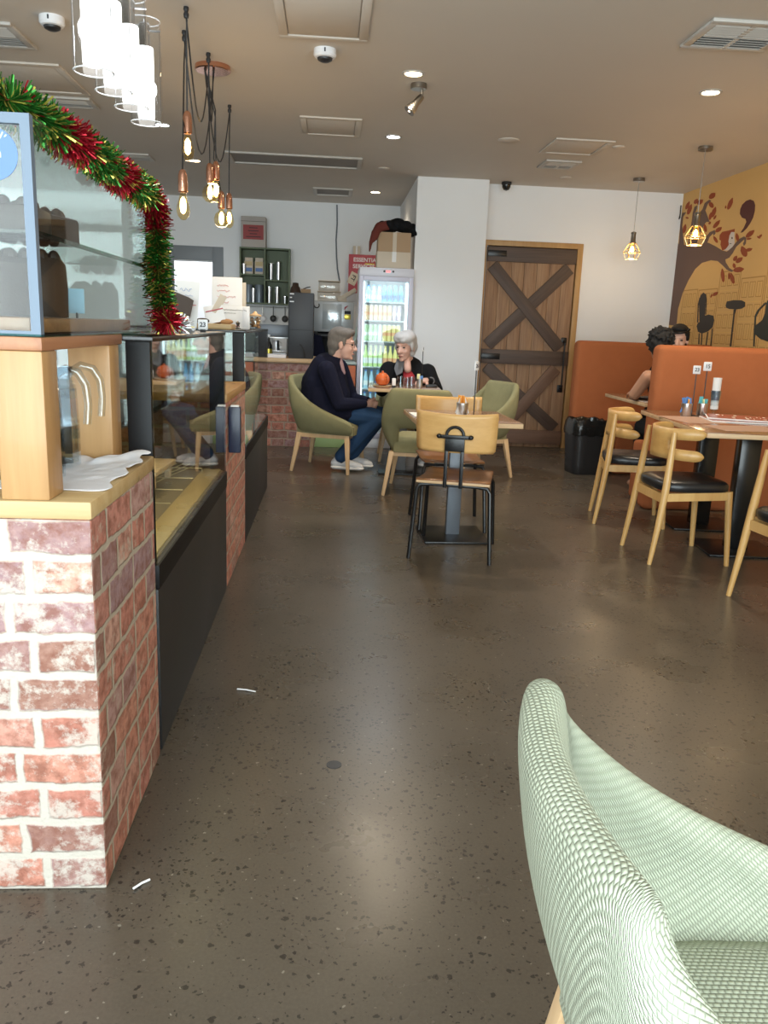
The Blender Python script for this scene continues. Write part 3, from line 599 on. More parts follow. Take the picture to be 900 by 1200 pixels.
# black display fridge
def glass_case(name, label, ya, yb, zg, loc_light, parts=True):
    t = thing(name, label, 'display fridge', (-.86, (ya+yb)/2, 0)); L = (yb-ya)/2; xf = XC+.86; xb = -.40
    b = MB(); b.box(xb, xf, -L, L, 0, zg-.075, .003); b.build('plinth', M['blackpanel'], t)
    MB().box(xb, xf+.004, -L, L, zg-.074, zg-.003, .002).build('ledge', M['blackpost'], t)
    b = MB(); b.box(xb, xf+.002, -L, L, 1.188, 1.202, .003); b.build('lid', M['blackgloss'], t)
    for s, nm in ((-1, 'near'), (1, 'far')):
        y = s*L; MB().box(xf-.07, xf-.006, min(y, y-s*.02), max(y, y-s*.02), zg-.002, 1.188, .002).build('corner_post', M['blackpost'], t)
        MB().box(xb, xb+.05, min(y, y-s*.03), max(y, y-s*.03), zg-.002, 1.188, .002).build('corner_post', M['blackpost'], t)
    MB().box(xb+.05, xf-.07, -L, -L+.006, zg-.002, 1.188).build('end_glass', M['glass'], t, smooth=0); MB().box(xb+.05, xf-.07, L-.006, L, zg-.002, 1.188).build('end_glass', M['glass'], t, smooth=0)
    MB().box(xf-.006, xf, -L, L, zg-.002, 1.188).build('front_glass', M['glass'], t, smooth=0)
    MB().box(xb, xb+.012, -L+.03, L-.03, zg, 1.188).build('back_panel', M['steel'] if parts else M['glass'], t, smooth=0)
    MB().box(xb+.02, xf-.012, -L+.03, L-.03, zg-.001, zg+.006).build('deck', M['yellowbase'] if parts else M['white'], t, smooth=0)
    MB().box(xf-.10, xf-.02, -L+.03, L-.03, zg+.006, zg+.012, .002).build('deck_edge', M['deckedge'] if parts else M['white'], t)
    return t
t = glass_case('display_fridge', 'black display fridge with a tall glass front beside the near brick pier', 2.215, 3.725, .574, True)
light('case_lamp', 'AREA', (-.60, 2.96, 1.17), 3.2, (1, .80, .46), .2, size_y=1.3)
b = MB()
for k in range(9):
    x = -.78+k*.03+.86
    b.tube([(x-.10+.05*math.sin(j*.35+1), -.66+j*.075, .612) for j in range(19)], .0025, 5)
for j in range(6): b.tube([(-.05, -.6+j*.24, .609), (.30, -.6+j*.24, .609)], .0025, 5)
for j in (0, 5):
    for x in (-.05, .30): b.tube([(x, -.6+j*.24, .609), (x, -.6+j*.24, .58)], .0025, 5)
b.build('wire_rack', M['wire'], t)
MB().box(-.38, .20, -.70, .70, .90, .906).build('glass_shelf', M['glass'], t, smooth=0)
for i, y in enumerate((2.75, 3.2)):
    q = thing('serving_board', ['wooden footed serving board at the near end of the fridge deck', 'wooden footed serving board at the far end of the fridge deck'][i], 'serving board', (-.74, y, .615), 6-9*i, 'serving boards in the display fridge')
    MB().box(-.10, .10, -.16, .16, .05, .07, .004).build('board', M['oak'], q)
    for x in (-.075, .075):
        for z in (-.12, .12): MB().box(x-.012, x+.012, z-.012, z+.012, 0, .05, .002).build('foot', M['oak'], q)
def number_stand(x, y, z, num, label, h=.30, rz=0, pole=True, sz=.052):
    t = thing('table_number', label, 'table number', (x, y, z), rz, 'table number stands')
    if pole:
        MB().lathe([(.032, 0), (.034, .004), (.012, .009), (.005, .011)], seg=20).build('base', M['blackmetal'], t); MB().cyl((0, 0, .008), (0, 0, h), .0035, seg=8).build('pole', M['blackmetal'], t)
    else: MB().box(-.012, .012, -.004, .010, 0, .012, .002).build('clip', M['blackplastic'], t); h = .008
    MB().box(-sz/2, sz/2, -.004, .004, h, h+sz*1.05, .004).build('card', M['white'], t)
    text('digits', num, sz*.62, M['ink'], (0, -.0046, h+sz*.52), (90, 0, 0), t, .0004, .0006)
number_stand(-.522, 3.40, 1.202, '23', 'low white table number card lying on the black fridge lid', pole=False, sz=.04)
# brick section and second glass case
o = MB().box(-1.2, XC, 3.735, 4.565, 0, .885, .005).build('brick_pier', M['brick2'], smooth=0); tag(o, 'red brick pier between the two black display cases', 'brick pier')
o = MB().box(-1.22, XC+.004, 3.735, 4.565, .885, .925, .004).build('counter_top', M['pineY']); tag(o, 'pine cap on the middle brick pier between the display cases', 'counter top')
t = thing('menu_holder', 'dark blue plastic box fixed to the middle brick pier', 'menu holder', (-.443, 3.80, .645))
MB().box(-.028, .026, 0, .05, .0, .215, .004).build('pocket', mat('dark_blue_plastic', (.018, .025, .055), .35), t); MB().box(-.02, .018, .012, .04, .04, .222, .001).build('leaflets', M['paper'], t)
t = glass_case('glass_cabinet', 'farther black based glass cabinet beyond the middle brick pier', 4.58, 6.20, .56, False, False)
MB().box(-.30, .30, -.6, .7, .85, .856).build('glass_shelf', M['glass'], t, smooth=0)
def scribble(b, x, y, z, L, h, r, seed=1):
    rr = random.Random(int(L*1e4)+seed); n = max(6, int(L/h*2.6))
    b.tube([(x+L*k/n, y, z+h*(rr.random()-.5)*(1 if k % 2 else -1)*1.6) for k in range(n+1)], r, 4)
def clutter_on_case():
    t = thing('menu_board', 'white menu sheet with red handwriting standing on the far glass cabinet', 'menu sign', (-.70, 5.60, 1.202))
    MB().box(-.10, .10, 0, .008, 0, .33, .002, rot=(-4, 0, 0)).build('sheet', M['paper'], t); MB().box(.085, .125, .01, .014, 0, .30, .001).build('back_sheet', M['palecard'], t)
    b = MB()
    for j, (l, h) in enumerate(((.075, .009), (.08, .009), (.12, .010), (.075, .007), (.04, .007))): scribble(b, -.062, -.021+.003*j, .275-.036*j, l, h, .0014)
    b.build('handwriting', M['redink'], t)
    t = thing('price_card', 'white landscape price card in front of the menu sheet', 'price card', (-.655, 5.50, 1.202))
    MB().box(-.115, .115, 0, .005, 0, .145, .002, rot=(-5, 0, 0)).build('card', M['paper'], t); MB().box(.07, .112, -.007, -.002, .01, .14, .001).build('border_strip', M['white'], t)
    b = MB(); scribble(b, -.095, -.013, .118, .19, .006, .0011); scribble(b, -.085, -.011, .098, .11, .004, .0009)
    b.build('print', M['ink'], t)
    MB().box(-.02, .05, -.006, -.001, .012, .020).build('red_bar', M['red'], t)
    t = thing('cookie_jar', 'glass jar of cookies at the end of the far glass cabinet', 'jar', (-.52, 5.66, 1.202))
    MB().lathe([(.035, 0), (.042, .01), (.042, .075), (.036, .085)], seg=20).build('glass', M['tumbler'], t)
    b = MB()
    for k in range(14): a = k*2.4; b.ell((.022*math.cos(a), .022*math.sin(a), .014+.0045*k), (.014, .014, .007), (random.uniform(-40, 40), 0, 0), u=8, v=6)
    b.build('cookies', M['crust'], t); MB().lathe([(.043, .085), (.044, .095), (.020, .10), (.010, .115), (.001, .118)], seg=20).build('lid', M['oak'], t)
    t = thing('serving_tray', 'low wooden tray of baked goods on the far glass cabinet', 'tray', (-.66, 4.78, 1.202))
    MB().box(-.12, .10, -.10, .10, 0, .03, .005).build('tray', M['pineX'], t)
    for k, (x, y) in enumerate(((-.07, -.03), (.0, .02), (.06, -.02))):
        o = MB().ell((0, 0, .014), (.04, .03, .016)).build('brown_pastry', M['crust'] if k else M['choc'], loc=(-.66+x, 4.78+y, 1.231)); tag(o, ['dark pastry at left of the wooden tray', 'golden pastry in the middle of the wooden tray', 'golden pastry at right of the wooden tray'][k], 'pastry', 'pastries on the wooden tray')
    t = thing('notice_sheet', 'tall white notice with blue writing leaning behind the tinsel end', 'notice', (-.80, 4.66, 1.202), 0)
    MB().box(-.07, .06, 0, .004, 0, .255, .001, rot=(-6, 4, 0)).build('sheet', M['paper'], t)
    b = MB(); b.tube([(-.035+.008*k, -.015, .205+.010*math.sin(k*1.9)) for k in range(9)], .0015, 5); b.tube([(-.03+.008*k, -.010, .175+.004*math.sin(k*2.3)) for k in range(9)], .0012, 5); b.build('handwriting', M['blueink'], t)
    MB().box(-.04, .05, -.009, -.006, .123, .127).build('red_line', M['redink'], t)
    t = thing('price_card', 'slanted cream card with a red stripe beside the tall notice', 'price card', (-.66, 4.70, 1.235), 0)
    MB().box(-.06, .05, .05, .054, 0, .10, .001, rot=(-12, -14, 0)).build('card', M['paper'], t); MB().box(-.055, .045, .046, .049, .068, .074, .001, rot=(-12, -14, 0)).build('red_stripe', M['red'], t); MB().box(.0, .04, .058, .062, .05, .16, .001, rot=(-8, 28, 0)).build('cream_card', M['palecard'], t)
    t = thing('brown_pouch', 'folded dark brown paper pouch behind the tinsel end', 'paper bag', (-.83, 4.62, 1.202))
    b = MB(); b.poly([(-.04, .0), (.03, .0), (.05, .06), (.07, .15), (.045, .165), (-.05, .20)], .03, 'y', -.015); b.build('pouch', mat('brown_paper', (.07, .05, .04), .7), t)
    t = thing('cafe_figurine', 'tiny dark trinket on the far cabinet in front of the price card', 'trinket', (-.60, 5.35, 1.202))
    MB().lathe([(.016, 0), (.018, .006), (.006, .016), (.012, .032), (.014, .04), (.001, .05)], seg=14).build('cup', M['nickel'], t)
clutter_on_case()
# ------------------------------------------------------------------ back counter, kitchen and drinks fridge
o = MB().box(-1.5, -.18, 8.35, 9.25, 0, .862, .005).build('brick_counter', M['brick2'], smooth=0); tag(o, 'red brick counter base under the black tower at the back', 'brick counter')
o = MB().box(-1.52, -.17, 8.33, 9.27, .862, .90, .004).build('timber_counter_top', M['edge']); tag(o, 'pale timber top lying on the back brick counter', 'counter top')
t = thing('drink_dispenser', 'tall charcoal grey appliance tower standing on the back timber counter', 'appliance', (-.312, 8.58, .90))
b = MB(); b.box(-.125, .125, -.12, .14, 0, .655, .008); b.build('housing', M['darkgrey'], t); MB().box(-.115, .115, -.122, -.119, .285, .289).build('seam', M['dark'], t, smooth=0)
for i, z in enumerate((.64, .605, .565)): MB().box(-.118, -.075 if i != 1 else -.095, -.123, -.119, z-.006, z+.006, .002).build('status_label', M['white'], t)
MB().tube([(-.01, -.125, .14), (.005, -.135, .13), (.03, -.137, .09), (.04, -.135, .04), (.04, -.13, .006)], .006, 8).build('power_cord', M['blackplastic'], t)
o = MB().box(-.92, -.46, 8.42, 8.6, 0, .035, .006).build('folded_towel', M['cloth'], loc=(0, 0, .90)); o.scale = (1, 1, 1); tag(o, 'folded white towel lying on the back timber counter', 'towel')
t = thing('sauce_bottle', 'dark bottle with a yellow label on the back counter', 'bottle', (-.66, 8.75, .90))
MB().lathe([(.034, 0), (.036, .01), (.036, .12), (.014, .16), (.014, .20)], seg=18).build('bottle', M['blackgloss'], t); MB().lathe([(.0365, .03), (.0365, .08)], seg=18, cap=False).build('label', M['ty'], t); MB().lathe([(.016, .20), (.016, .225), (.001, .226)], seg=14).build('cap', M['white'], t)
t = thing('metal_rack', 'low steel wire rack of barista gear behind the back counter', 'rack', (-.62, 9.05, .90))
b = MB()
for x in (-.2, -.03, .14):
    for y in (-.1, .1): b.cyl((x, y, 0), (x, y, .20), .006, seg=8)
b.box(-.22, .16, -.12, .12, .185, .20, .002).box(-.22, .16, -.12, .12, .05, .058, .001); b.build('frame', M['steel'], t); MB().box(-.22, .16, .12, .126, .2, .33, .001).build('splash_plate', M['greysteel'], t)
for i, x in enumerate((-.72, -.60)):
    q = thing('milk_jug', ['steel milk jug at left inside the wire rack', 'steel milk jug at right inside the wire rack'][i], 'jug', (x, 9.0, .958), 0, 'steel milk jugs'); MB().lathe([(.038, 0), (.042, .02), (.034, .08), (.037, .105), (.033, .10), (.036, .02), (.001, .01)], seg=18, cap=False).build('body', M['steel'], q); MB().tube([(.034, 0, .09), (.06, 0, .08), (.062, 0, .04), (.041, 0, .025)], .004, 8).build('handle', M['steel'], q)
# wall shelf
t = thing('wall_shelf', 'olive green open cube shelf on the kitchen wall', 'wall shelf', (-.85, YK, 1.47))
b = MB(); w, h, dp, th = .312, .68, .20, .018
b.box(-w, w, -dp, 0, 0, th).box(-w, w, -dp, 0, h-th, h).box(-w, -w+th, -dp, 0, th, h-th).box(w-th, w, -dp, 0, th, h-th).box(-.009, .009, -dp, 0, th, h-th).box(-w+th, w-th, -.012, 0, th, h-th); b.build('carcass', M['olive'], t)
MB().box(-w+th, -.009, -dp, 0, .345, .363).build('shelf', M['olive'], t); MB().box(.009, w-th, -dp, 0, .285, .303).build('shelf', M['olive'], t)
def on_shelf(name, label, cat, x, z, fn, grp, y=-.11):
    t = thing(name, label, cat, (-.85+x, YK+y, 1.47+z), 0, grp); fn(t); return t
def cup(t, h=.19): MB().lathe([(.024, 0), (.030, h), (.026, h), (.020, .01), (.001, .01)], seg=18, cap=False).build('cup_stack', M['steel'], t); MB().lathe([(.031, h-.006), (.031, h+.002), (.027, h+.002), (.027, h-.006)], seg=18, cap=False).build('rim', M['chrome'], t)
def bag(t):
    b = MB(); b.box(-.055, .055, -.04, .04, 0, .16, .012).box(-.05, .05, -.012, .012, .155, .20, .006); b.build('bag', M['palecard'], t); MB().box(-.045, .045, -.0425, -.04, .03, .075, .001).build('blue_label', M['stickerblue'], t); MB().box(-.045, .045, -.0425, -.04, .10, .15, .001).build('gold_panel', M['tan'], t)
def tinc(t): MB().lathe([(.055, 0), (.056, .01), (.056, .21), (.053, .22), (.001, .221)], seg=24).build('canister', M['canister'], t)
on_shelf('coffee_bag', 'left coffee bag in the top left shelf cube', 'bag', -.205, .363, bag, 'bags on the green shelf'); on_shelf('coffee_bag', 'right coffee bag in the top left shelf cube', 'bag', -.075, .363, bag, 'bags on the green shelf')
on_shelf('steel_cup', 'small steel cup in front of the bags in the top left cube', 'cup', -.262, .363, lambda t: cup(t, .12), 'steel cups on the green shelf', -.16)
on_shelf('grey_canister', 'left grey canister in the lower left shelf cube', 'canister', -.21, .018, tinc, 'grey canisters'); on_shelf('grey_canister', 'right grey canister in the lower left shelf cube', 'canister', -.075, .018, tinc, 'grey canisters')
on_shelf('steel_cup', 'steel cup between the two grey canisters', 'cup', -.145, .018, lambda t: cup(t, .17), 'steel cups on the green shelf', -.165)
for x, z, l, hh in ((.07, .303, 'left steel cup stack in the top right cube', .20), (.165, .303, 'right steel cup stack in the top right cube', .22), (.05, .018, 'left steel cup stack in the lower right cube', .20), (.15, .018, 'middle steel cup stack in the lower right cube', .20), (.25, .018, 'short steel cup at right of the lower right cube', .09)): on_shelf('steel_cup', l, 'cup', x, z, lambda t: cup(t, hh), 'steel cups on the green shelf')
t = thing('carton', 'grey carton with a dull red label on top of the green shelf', 'carton', (-.99, YK-.12, 2.15))
MB().box(-.15, .15, -.10, .11, 0, .36, .004).build('box', M['boxgrey'], t); MB().box(-.125, .125, -.102, -.100, .09, .26).build('label', M['redlabel'], t, smooth=0)
b = MB()
for j, l in enumerate((.10, .13, .09, .18)): b.box(-l/2, l/2, -.1035, -.102, .222-.035*j, .230-.035*j)
b.build('print', M['ink'], t, smooth=0); MB().box(-.15, .15, -.1015, -.0995, .30, .304).build('lid_seam', M['ink'], t, smooth=0)
t = thing('utensil_rail', 'thin steel rail under the green shelf', 'rail', (-.75, YK-.06, 1.44)); MB().tube([(-.35, 0, 0), (.35, 0, 0)], .005, 8).build('rail', M['steel'], t); MB().box(-.34, -.33, 0, .06, -.005, .005).build('bracket', M['steel'], t); MB().box(.33, .34, 0, .06, -.005, .005).build('bracket', M['steel'], t)
for x, l, m in ((-.885, 'white ladle hanging at left from the steel rail', 'white'), (-.75, 'black ladle hanging in the middle of the steel rail', 'blackplastic'), (-.60, 'black ladle hanging at right of the steel rail', 'blackplastic')):
    t = thing('ladle', l, 'ladle', (x, YK-.068, 1.44), 0, 'ladles on the rail'); MB().tube([(0, .006, .006), (0, -.006, .008), (0, -.008, -.02), (0, -.008, -.11)], .0055, 8).build('handle', M['nickel' if m == 'white' else m], t); MB().ell((0, -.012, -.14), (.042, .016, .042)).build('bowl', M[m], t)
o = MB().tube([(.03, YK-.006, 2.72), (.038, YK-.008, 2.5), (.030, YK-.008, 2.3), (.040, YK-.008, 2.1), (.055, YK-.012, 1.95), (.085, YK-.012, 1.80)], .009, 8).build('wall_cable', M['greysteel']); tag(o, 'loose grey cable hanging down the kitchen wall', 'cable')
# counter and dishwasher behind
o = MB().box(-2.0, .25, 9.95, 10.7, .86, .90, .003).build('bench_top', M['steel']); tag(o, 'steel kitchen bench top along the back wall', 'bench top')
b = MB()
for x in (-1.95, -.9, .2):
    for y in (10.0, 10.65): b.box(x-.02, x+.02, y-.02, y+.02, 0, .86)
o = b.build('bench_legs', M['steel']); o.parent = bpy.data.objects['bench_top']
t = thing('coffee_machine', 'large pale steel machine with black bar handles behind the seated person in navy', 'kitchen machine', (.01, 9.72, 0))
MB().box(-.24, .235, -.30, .20, 1.17, 1.51, .012).build('upper_body', mat('pale_steel', (.55, .58, .60), .3, .4), t); MB().box(-.12, .10, -.303, -.300, 1.20, 1.48, .003).build('front_panel', mat('glossy_pale_panel', (.55, .60, .63), .15, .3), t)
MB().box(-.22, .215, -.20, .20, .0, .90, .01).build('cabinet', M['white'], t); MB().box(-.21, .20, -.05, .20, .90, 1.17, .004).build('recess', M['dark'], t)
MB().tube([(-.20, -.32, 1.13), (.19, -.32, 1.13)], .022, 12).build('bar_handle', M['blackplastic'], t)
for x in (-.20, .19): MB().ell((x, -.32, 1.13), (.04, .04, .045)).build('knob', M['blackplastic'], t)
MB().tube(arc((-.185, -.305, 1.46), .028, 180, 400, 12), .006, 8).build('hook', M['blackplastic'], t)
MB().box(.13, .20, -.303, -.300, 1.375, 1.41, .001).build('black_sticker', M['ink'], t); MB().box(.13, .20, -.303, -.300, 1.315, 1.372, .001).build('yellow_sticker', M['ty'], t); b = MB(); b.tube([(.13, -.303, 1.42), (.135, -.303, 1.445), (.165, -.303, 1.465)], [.004, .010, .004], 6).build('red_logo', M['redled'] if 0 else M['red'], t)
b = MB(); b.chain([(-.21, -.33, 1.11), (-.19, -.34, .95), (-.205, -.34, .78), (-.20, -.34, .66)], [.05, .06, .055, .035]); b.chain([(-.15, -.34, 1.10), (-.12, -.345, .92), (-.13, -.34, .74)], [.035, .055, .03]); o = b.blob('hanging_apron', M['navy'], voxel=.012); o.location = (.01, 9.72, 0); tag(o, 'dark aprons hanging from the machine bar handle', 'apron')
t = thing('plastic_tubs', 'stack of clear plastic food tubs on the pale steel machine', 'food tubs', (-.04, 9.66, 1.51))
for k, (w, z) in enumerate(((.13, 0), (.12, .115))):
    b = MB(); b.box(-w, w, -.10, .10, z, z+.105, .008).build('tub', M['clearplastic'], t); MB().box(-w-.006, w+.006, -.106, .106, z+.105, z+.114, .003).build('rim', M['palecard'], t)
t = thing('knock_box', 'small wooden box with a black scoop beside the clear tubs', 'box', (-.30, 9.42, 1.30)); MB().box(-.055, .055, -.05, .05, .0, .33, .005).build('box', M['card'], t); MB().tube([(-.03, 0, .33), (.02, 0, .35), (.05, 0, .355)], .006, 8).build('scoop_handle', M['blackplastic'], t)
o = MB().box(-.40, -.235, 9.32, 9.52, 0, 1.30, .004).build('grey_pillar_cabinet', M['darkgrey']); tag(o, 'narrow dark cabinet behind the charcoal tower', 'cabinet')
t = thing('coffee_hopper', 'dark round hopper rising behind the charcoal tower', 'coffee grinder', (-.395, 8.95, .90)); MB().box(-.07, .07, -.08, .08, 0, .62, .01).build('body', M['blackplastic'], t); MB().lathe([(.055, .62), (.06, .66), (.05, .72), (.035, .74), (.03, .77), (.001, .775)], seg=20).build('hopper', M['choc'], t)
t = thing('sloped_tray', 'pale plastic tray leaning between the clear tubs and the fridge', 'tray', (.18, 9.60, 1.513)); MB().box(-.13, .10, -.1, .1, .055, .10, .006, rot=(0, -32, 0)).box(-.12, -.02, -.08, .08, 0, .05, .004).build('tray', M['palecard'], t)
t = thing('warning_sign', 'red essential services sign on the wall behind the fridge', 'sign', (.40, YK-.13, 1.655)); MB().box(-.205, .205, -.004, .004, 0, .47, .002).build('board', M['red'], t)
text('lettering', 'ESSENTIAL', .068, M['white'], (.012, -.005, .405), (90, 0, 0), t, .0004, .001); text('lettering', 'SERVICES', .068, M['white'], (-.015, -.005, .325), (90, 0, 0), t, .0004, .001)
b = MB(); b.box(.0, .12, -.006, -.004, .355, .366).build('yellow_strip', M['ty'], t, smooth=0)
t = thing('paper_note', 'tilted white note marked FT on the red sign', 'note', (.255, YK-.142, 1.83)); MB().box(-.055, .055, -.001, .001, -.075, .075, rot=(0, 25, 0)).build('sheet', M['palecard'], t, smooth=0); text('lettering', 'FT', .07, M['ink'], (0, -.0015, .01), (90, 115, 0), t, .0003, .0015)
t = thing('white_carton', 'slim pale carton standing behind the red sign', 'carton', (.29, YK-.06, 1.9)); MB().box(-.045, .045, -.03, .05, 0, .33, .003).build('box', M['palecard'], t); MB().box(-.01, .01, -.031, -.0295, .0, .33).build('tape', M['paper'], t, smooth=0)
t = thing('pinned_cloth', 'pale green cloth pinned to the left side of the fridge', 'cloth', (.262, 8.80, 1.10)); b = MB(); b.grid([[(.002-.05*v*v+.012*math.sin(5*u+3*v), -.05+.02*u*5*.1+.05*v*u, .18-.06*u-.26*v+.05*u*v) for u in (0, .25, .5, .75, 1)] for v in (0, .2, .4, .6, .8, 1)]); b.build('cloth', mat('pale_green_cloth', (.55, .72, .66), .8), t, smooth=180, solid=.004)

t = thing('serving_cabinet', 'low cabinet with orange front and green kick panel between the brick counter and the fridge', 'cabinet', (.04, 8.40, 0))
MB().box(-.20, .215, .01, .5, .10, .86, .004).build('carcass', M['darkgrey'], t); MB().box(-.198, .213, 0, .01, .105, .85, .002).build('orange_door', mat('orange_laminate', (.50, .13, .05), .45), t)
MB().box(-.20, .215, .004, .5, 0, .10, .002).build('green_kick_panel', mat('pale_green_panel', (.38, .52, .22), .5), t); MB().box(-.205, .22, -.006, .505, .86, .885, .003).build('top_panel', mat('pale_teal_top', (.42, .50, .48), .4), t)

# fridge
t = thing('drinks_fridge', 'tall white glass door drinks fridge lit from inside', 'fridge', (.54, 8.44, 0))
fw, fd, fh = .275, .60, 1.83
b = MB(); b.box(-fw, -fw+.035, .03, fd, .0, fh, .004).box(fw-.035, fw, .03, fd, 0, fh, .004).box(-fw+.035, fw-.035, fd-.04, fd, 0, fh).box(-fw+.035, fw-.035, .03, fd-.04, fh-.06, fh).box(-fw+.035, fw-.035, .03, fd-.04, 0, .20)
b.build('cabinet', M['white'], t)
MB().box(-fw, fw, 0, .03, fh-.085, fh, .006).build('header', mat('fridge_header', (.60, .60, .66), .35), t)
b = MB(); b.box(-fw, -fw+.045, 0, .03, .10, fh-.085, .004).box(fw-.045, fw, 0, .03, .10, fh-.085, .004).box(-fw+.045, fw-.045, 0, .03, fh-.13, fh-.085, .004).box(-fw+.045, fw-.045, 0, .03, .10, .16, .004); b.build('door_frame', mat('fridge_door_frame', (.56, .56, .66), .35), t)
MB().box(-fw+.045, fw-.045, .012, .017, .16, fh-.13).build('door_glass', M['glass'], t, smooth=0); MB().box(-fw, fw, .005, .03, 0, .10, .004).build('kick_grille', M['white'], t)
for x in (-.03, .06): o_ = MB().lathe([(.011, 0), (.011, .006), (.001, .007)], (0, 0, 0), 14); o = o_.build('control_knob', M['blackplastic'], t); o.rotation_euler = (R(90), 0, 0); o.location = (x+.005, 0, fh-.035)
MB().box(-.005, .035, -.003, .001, fh-.042, fh-.028, .001).build('display', M['redled'], t)
for x in (-fw+.05, fw-.06): MB().box(x-.012, x+.012, .045, .065, .22, fh-.14, .004).build('light_tube', M['fridgeled'], t)
SH = [1.50, 1.315, 1.105, .845, .62, .38]
for z in SH: MB().box(-fw+.036, fw-.036, .06, fd-.05, z-.014, z-.002, .002).build('shelf', mat('shelf_white', (.70, .80, .84), .4) if z == SH[0] else bpy.data.materials['shelf_white'], t)
light('fridge_lamp', 'AREA', (.54, 8.52, 1.70), 1.1, (.75, .94, 1), .4, size_y=.05); light('fridge_lamp', 'AREA', (.54, 8.50, .95), .8, (.75, .94, 1), .35, (R(90), 0, 0), 1.2)
def bcol(n, c): return mat(n, c, .35)
C = dict(water=bcol('pale_blue_bottle', (.42, .66, .78)), blue=bcol('blue_bottle', (.16, .42, .66)), peach=bcol('peach_can', (.82, .62, .42)), pink=bcol('mauve_can', (.55, .42, .50)), green=bcol('pale_green_can', (.42, .62, .36)), silver=bcol('silver_can', (.62, .70, .72)), yellow=bcol('yellow_can', (.80, .68, .28)), lime=bcol('lime_bottle', (.60, .80, .34)), yell=bcol('yellow_bottle', (.86, .78, .30)), lab=bcol('orange_label', (.80, .42, .22)), wl=bcol('white_label', (.80, .84, .84)), bl=bcol('blue_label', (.08, .20, .55)))
def can(c, h=.15, r=.0225):
    t = bpy.data.objects.new('drink_can', None); COL.objects.link(t); MB().lathe([(r*.8, 0), (r, .006), (r, h-.012), (r*.82, h), (.001, h-.002)], seg=14).build('can', C[c], t); MB().lathe([(r*.83, h-.001), (r*.83, h+.003), (.001, h+.001)], seg=14).build('lid', M['steel'], t); MB().lathe([(r+.0003, h*.35), (r+.0003, h*.55)], seg=14, cap=False).build('band', C['lab' if c in ('peach', 'yellow') else 'wl'], t); return t
def bottle(c, lab, h=.215, r=.024):
    t = bpy.data.objects.new('drink_bottle', None); COL.objects.link(t); MB().lathe([(r*.9, 0), (r, .006), (r, h*.55), (r*.55, h*.76), (r*.45, h*.93), (r*.45, h*.94)], seg=14).build('bottle', C[c], t); MB().lathe([(r*.52, h*.93), (r*.52, h), (.001, h)], seg=12).build('cap', C[c if c != 'water' else 'bl'], t); MB().lathe([(r+.0005, h*.16), (r+.0005, h*.42)], seg=14, cap=False).build('label', C[lab], t); return t
protos = {}
def stock(kind, c, n, x0, dx, shelf, what, where, lab='wl', h=None):
    key = (kind, c, lab, h)
    if key not in protos: protos[key] = ((can(c, h or .15) if kind == 'can' else bottle(c, lab, h or .215)), 0)
    src, used = protos[key]
    for i in range(n):
        o = src if not used and i == 0 else None
        lb = '%s %s from the left %s' % (ORD[i], what, where) if n > 1 else '%s %s' % (what, where)
        if o is None: o = dup(src, (0, 0, 0), 0, lb)
        o.location = (.54+x0+dx*i, 8.44+.11, SH[shelf]-.002); o.rotation_euler = (0, 0, i*1.3); tag(o, lb, kind, {'can': 'cans in the drinks fridge', 'bottle': 'bottles in the drinks fridge'}[kind])
    protos[key] = (src, 1)
stock('bottle', 'water', 3, -.175, .056, 0, 'pale water bottle', 'on the top fridge shelf', 'wl', .165); stock('bottle', 'blue', 4, -.007, .056, 0, 'blue bottle', 'on the top fridge shelf', 'bl', .165)
stock('can', 'peach', 6, -.185, .047, 1, 'peach orange can', 'on the second fridge shelf'); stock('can', 'pink', 2, .10, .047, 1, 'mauve can', 'on the second fridge shelf')
stock('can', 'green', 3, -.185, .047, 2, 'pale green can', 'on the third fridge shelf', h=.165); stock('can', 'silver', 1, -.043, .047, 2, 'silver can', 'in the middle of the third fridge shelf', h=.165); stock('can', 'yellow', 4, .006, .047, 2, 'yellow can', 'on the third fridge shelf', h=.165)
stock('bottle', 'lime', 4, -.182, .051, 3, 'lime green bottle', 'on the fourth fridge shelf'); stock('bottle', 'yell', 4, .022, .051, 3, 'yellow bottle with orange label', 'on the fourth fridge shelf', 'lab')
stock('bottle', 'water', 2, -.175, .06, 4, 'clear bottle', 'on the fifth fridge shelf', 'wl', .19); stock('bottle', 'blue', 4, -.05, .055, 4, 'blue labelled bottle', 'on the fifth fridge shelf', 'bl', .19)
stock('bottle', 'water', 6, -.18, .06, 5, 'pale bottle', 'on the lowest fridge shelf', 'bl', .20)
t = thing('cardboard_box', 'pale taped carton lying on top of the fridge', 'carton', (.62, 8.72, fh)); MB().box(-.175, .17, -.12, .15, 0, .17, .003).build('box', M['palecard'], t); MB().box(-.022, .022, -.122, -.119, .07, .17).build('tape', M['paper'], t, smooth=0)
t = thing('cardboard_box', 'brown carton stacked on the pale carton above the fridge', 'carton', (.62, 8.72, fh+.17)); MB().box(-.17, .165, -.12, .15, 0, .19, .003).build('box', M['card'], t); MB().box(-.02, .02, -.122, -.119, .0, .19).build('tape', M['palecard'], t, smooth=0)
b = MB(); random.seed(5)
for k in range(16): b.ell((.47+.022*k, 8.70+random.uniform(-.06, .06), 2.215+.055*math.sin(PI*k/15)+random.uniform(-.01, .02)), (.06, .10, .05), (random.uniform(-30, 30), random.uniform(-20, 20), 0))
b.chain([(.80, 8.66, 2.23), (.83, 8.60, 2.18)], [.03, .02])
o = b.blob('black_jacket', M['blackcloth'], voxel=.012); tag(o, 'bundled black jacket on top of the brown carton', 'jacket')
